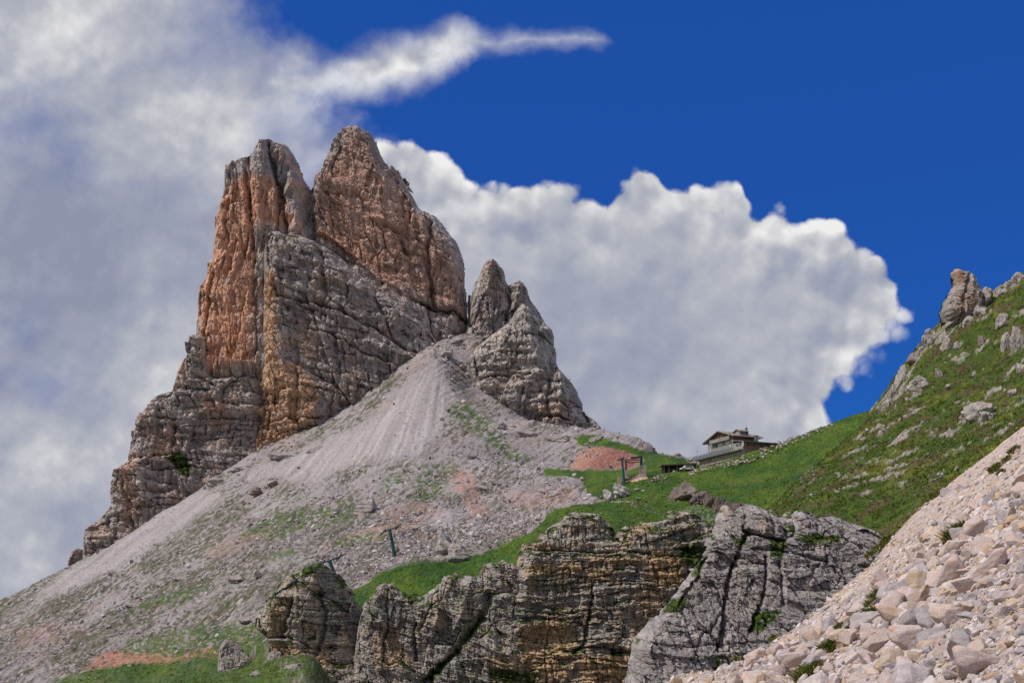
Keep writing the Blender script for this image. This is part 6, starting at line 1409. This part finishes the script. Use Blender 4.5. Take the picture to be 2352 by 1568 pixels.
# ------------------------------------------------------------------ people
def person(px, py, lab, face=0.0, top=(0.02, 0.02, 0.025), legs=(0.03, 0.03, 0.035), hair=(0.03, 0.02, 0.015), hat=None, pack=None, lean=0.10, stride=0.22, crouch=0.0, h=1.75, rng=(225, 620), lift=0.0, at_=None):
    p = hit(px, py, *rng) if at_ is None else at_
    o = empty('person', p + Vector((0, 0, lift)), face, label=lab, category='person', group='hikers on the mountain')
    hz = 0.93 - crouch; l = lean
    J = [((0, 0, hz), .13), ((0, l * .35, hz + .22), .125), ((0, l * .8, hz + .44), .15), ((0, l, hz + .56), .06), ((0, l + .02, hz + .66), .085), ((0, l + .03, hz + .77), .085), ((0, l + .125, hz + .685), .022)]
    E = [(0, 1), (1, 2), (2, 3), (3, 4), (4, 5), (4, 6)]
    def add(q, r, pa): J.append((q, r)); E.append((pa, len(J) - 1)); return len(J) - 1
    for s in (-1, 1):
        st = s * stride
        a = add((s * .10, 0, hz - .06), .10, 0); kx = add((s * .11, st * .5 + .06 + crouch * .8, (hz) * .52), .068, a); an = add((s * .11, st - .04, .09), .045, kx); add((s * .12, st + .14, .04), .042, an)
        sh = add((s * .19, l * .85, hz + .47), .062, 2); el = add((s * .26, l * .6 - s * .10, hz + .22), .045, sh); wr = add((s * .25, l * .6 + .16 - s * .12, hz + .08), .032, el); pm = add((s * .245, l * .6 + .21 - s * .12, hz + .03), .036, wr)
        for i, ln in enumerate((.075, .085, .08, .065)):
            f1 = add((s * (.225 + .018 * i), l * .6 + .235 - s * .12, hz - .01 - ln * .3), .0105, pm); add((s * (.225 + .018 * i), l * .6 + .235 - s * .12, hz - .02 - ln), .009, f1)
        add((s * .20, l * .6 + .25 - s * .12, hz + .02), .011, pm)
    me = bpy.data.meshes.new('body'); me.from_pydata([q for q, r in J], E, [])
    b = bpy.data.objects.new('body_form', me); COL.objects.link(b)
    b.modifiers.new('skin', 'SKIN'); b.modifiers.new('sub', 'SUBSURF').levels = 1
    for i, (q, r) in enumerate(J): v = me.skin_vertices[0].data[i]; v.radius = (r, r); v.use_root = (i == 0)
    bpy.context.view_layer.update()
    ev = b.evaluated_get(bpy.context.evaluated_depsgraph_get()); nm = bpy.data.meshes.new_from_object(ev)
    bpy.data.objects.remove(b); nm.name = 'body'
    nm.materials.clear()
    for n_, c in (('skin', (0.42, 0.25, 0.18)), ('jacket', top), ('trousers', legs), ('boots', (0.04, 0.03, 0.025))): nm.materials.append(plain(n_, c, .8))
    for pl in nm.polygons:
        c = pl.center
        pl.material_index = 3 if c.z < .12 else 2 if (c.z < hz - .02 and abs(c.x) < .19) else 0 if (c.z > hz + .57 or (abs(c.x) > .17 and c.z < hz + .10)) else 1
        pl.use_smooth = True
    body = link('body', nm, o)
    hv, hf = ico(2)
    if hat is not None:
        m = plain('hat_cloth', hat, .8); x = MB().tube((0, l + .03, hz + .80), (0, l + .03, hz + .90), .115, .09, 14).tube((0, l + .05, hz + .785), (0, l + .05, hz + .80), .17, .17, 14); x.build('hat', m, o)
    else:
        hv = hv * np.array((.095, .105, .085), f4) + np.array((0, l + .015, hz + .80), f4); link('hair', mesh_np('hair', hv, hf, plain('hair', hair, .8), smooth=True), o)
    if pack is not None:
        bm = bmesh.new(); bmesh.ops.create_cube(bm, size=1.0); bmesh.ops.scale(bm, vec=(.30, .20, .46), verts=bm.verts); bmesh.ops.bevel(bm, geom=bm.edges[:], offset=.05, segments=2, affect='EDGES')
        bmesh.ops.translate(bm, vec=(0, l * .6 - .22, hz + .32), verts=bm.verts); m = bpy.data.meshes.new('backpack'); bm.to_mesh(m); bm.free(); m.materials.append(plain('pack_cloth', pack, .7)); link('backpack', m, o)
    s = h / (hz + .86 + crouch); o.scale = (s, s, s)
    return o

def build_people():
    person(1428, 1151, 'hiker in dark clothes standing before the striped rock', 0.4, lean=.05, stride=.08)
    person(1407.5, 1152.5, 'crouching hiker in dark clothes with pale trousers at the left end of the striped rock', -.6, top=(.05, .035, .03), legs=(.30, .28, .25), crouch=.30, lean=.25, stride=.12)
    person(1437, 1142, 'hiker with pale trousers leaning against the right end of the striped rock', 1.0, legs=(.36, .36, .36), lean=.02, stride=.05)
    person(1465.5, 1159, 'hiker in white hat with dark backpack walking uphill across the meadow', 1.3, top=(.06, .07, .09), legs=(.06, .05, .055), hat=(.7, .7, .7), pack=(.02, .022, .03), lean=.22)
    person(1484.5, 1164, 'hiker in black top and pale trousers on the meadow path', .9, legs=(.42, .34, .30), pack=(.03, .02, .02), lean=.14)
    # stand the last hiker on the crest of the ridge
    bpy.context.view_layer.update(); dg = bpy.context.evaluated_depsgraph_get(); best = None
    for Y in np.arange(596, 632, 1.0):
        ok, loc, *_r = SC.ray_cast(dg, at(1388, 700, Y), Vector((0, 0, -1)), distance=200)
        if ok and (best is None or loc.z / loc.y > best.z / best.y): best = loc.copy()
    person(1390, 976, 'tiny dark hiker standing on the skyline ridge of the rock tower', 0.2, lean=.03, stride=.06, at_=best)
build_camera(); build_light(); build_world()
build_terrain(); build_mountain(); build_cliffs(); build_outcrop(); build_hill(); build_ground()
build_foreground_stones(); build_rubble(); build_turf(); build_tufts(); build_meadow_tussocks()
build_boulders(); build_hut(); build_lift(); build_people()
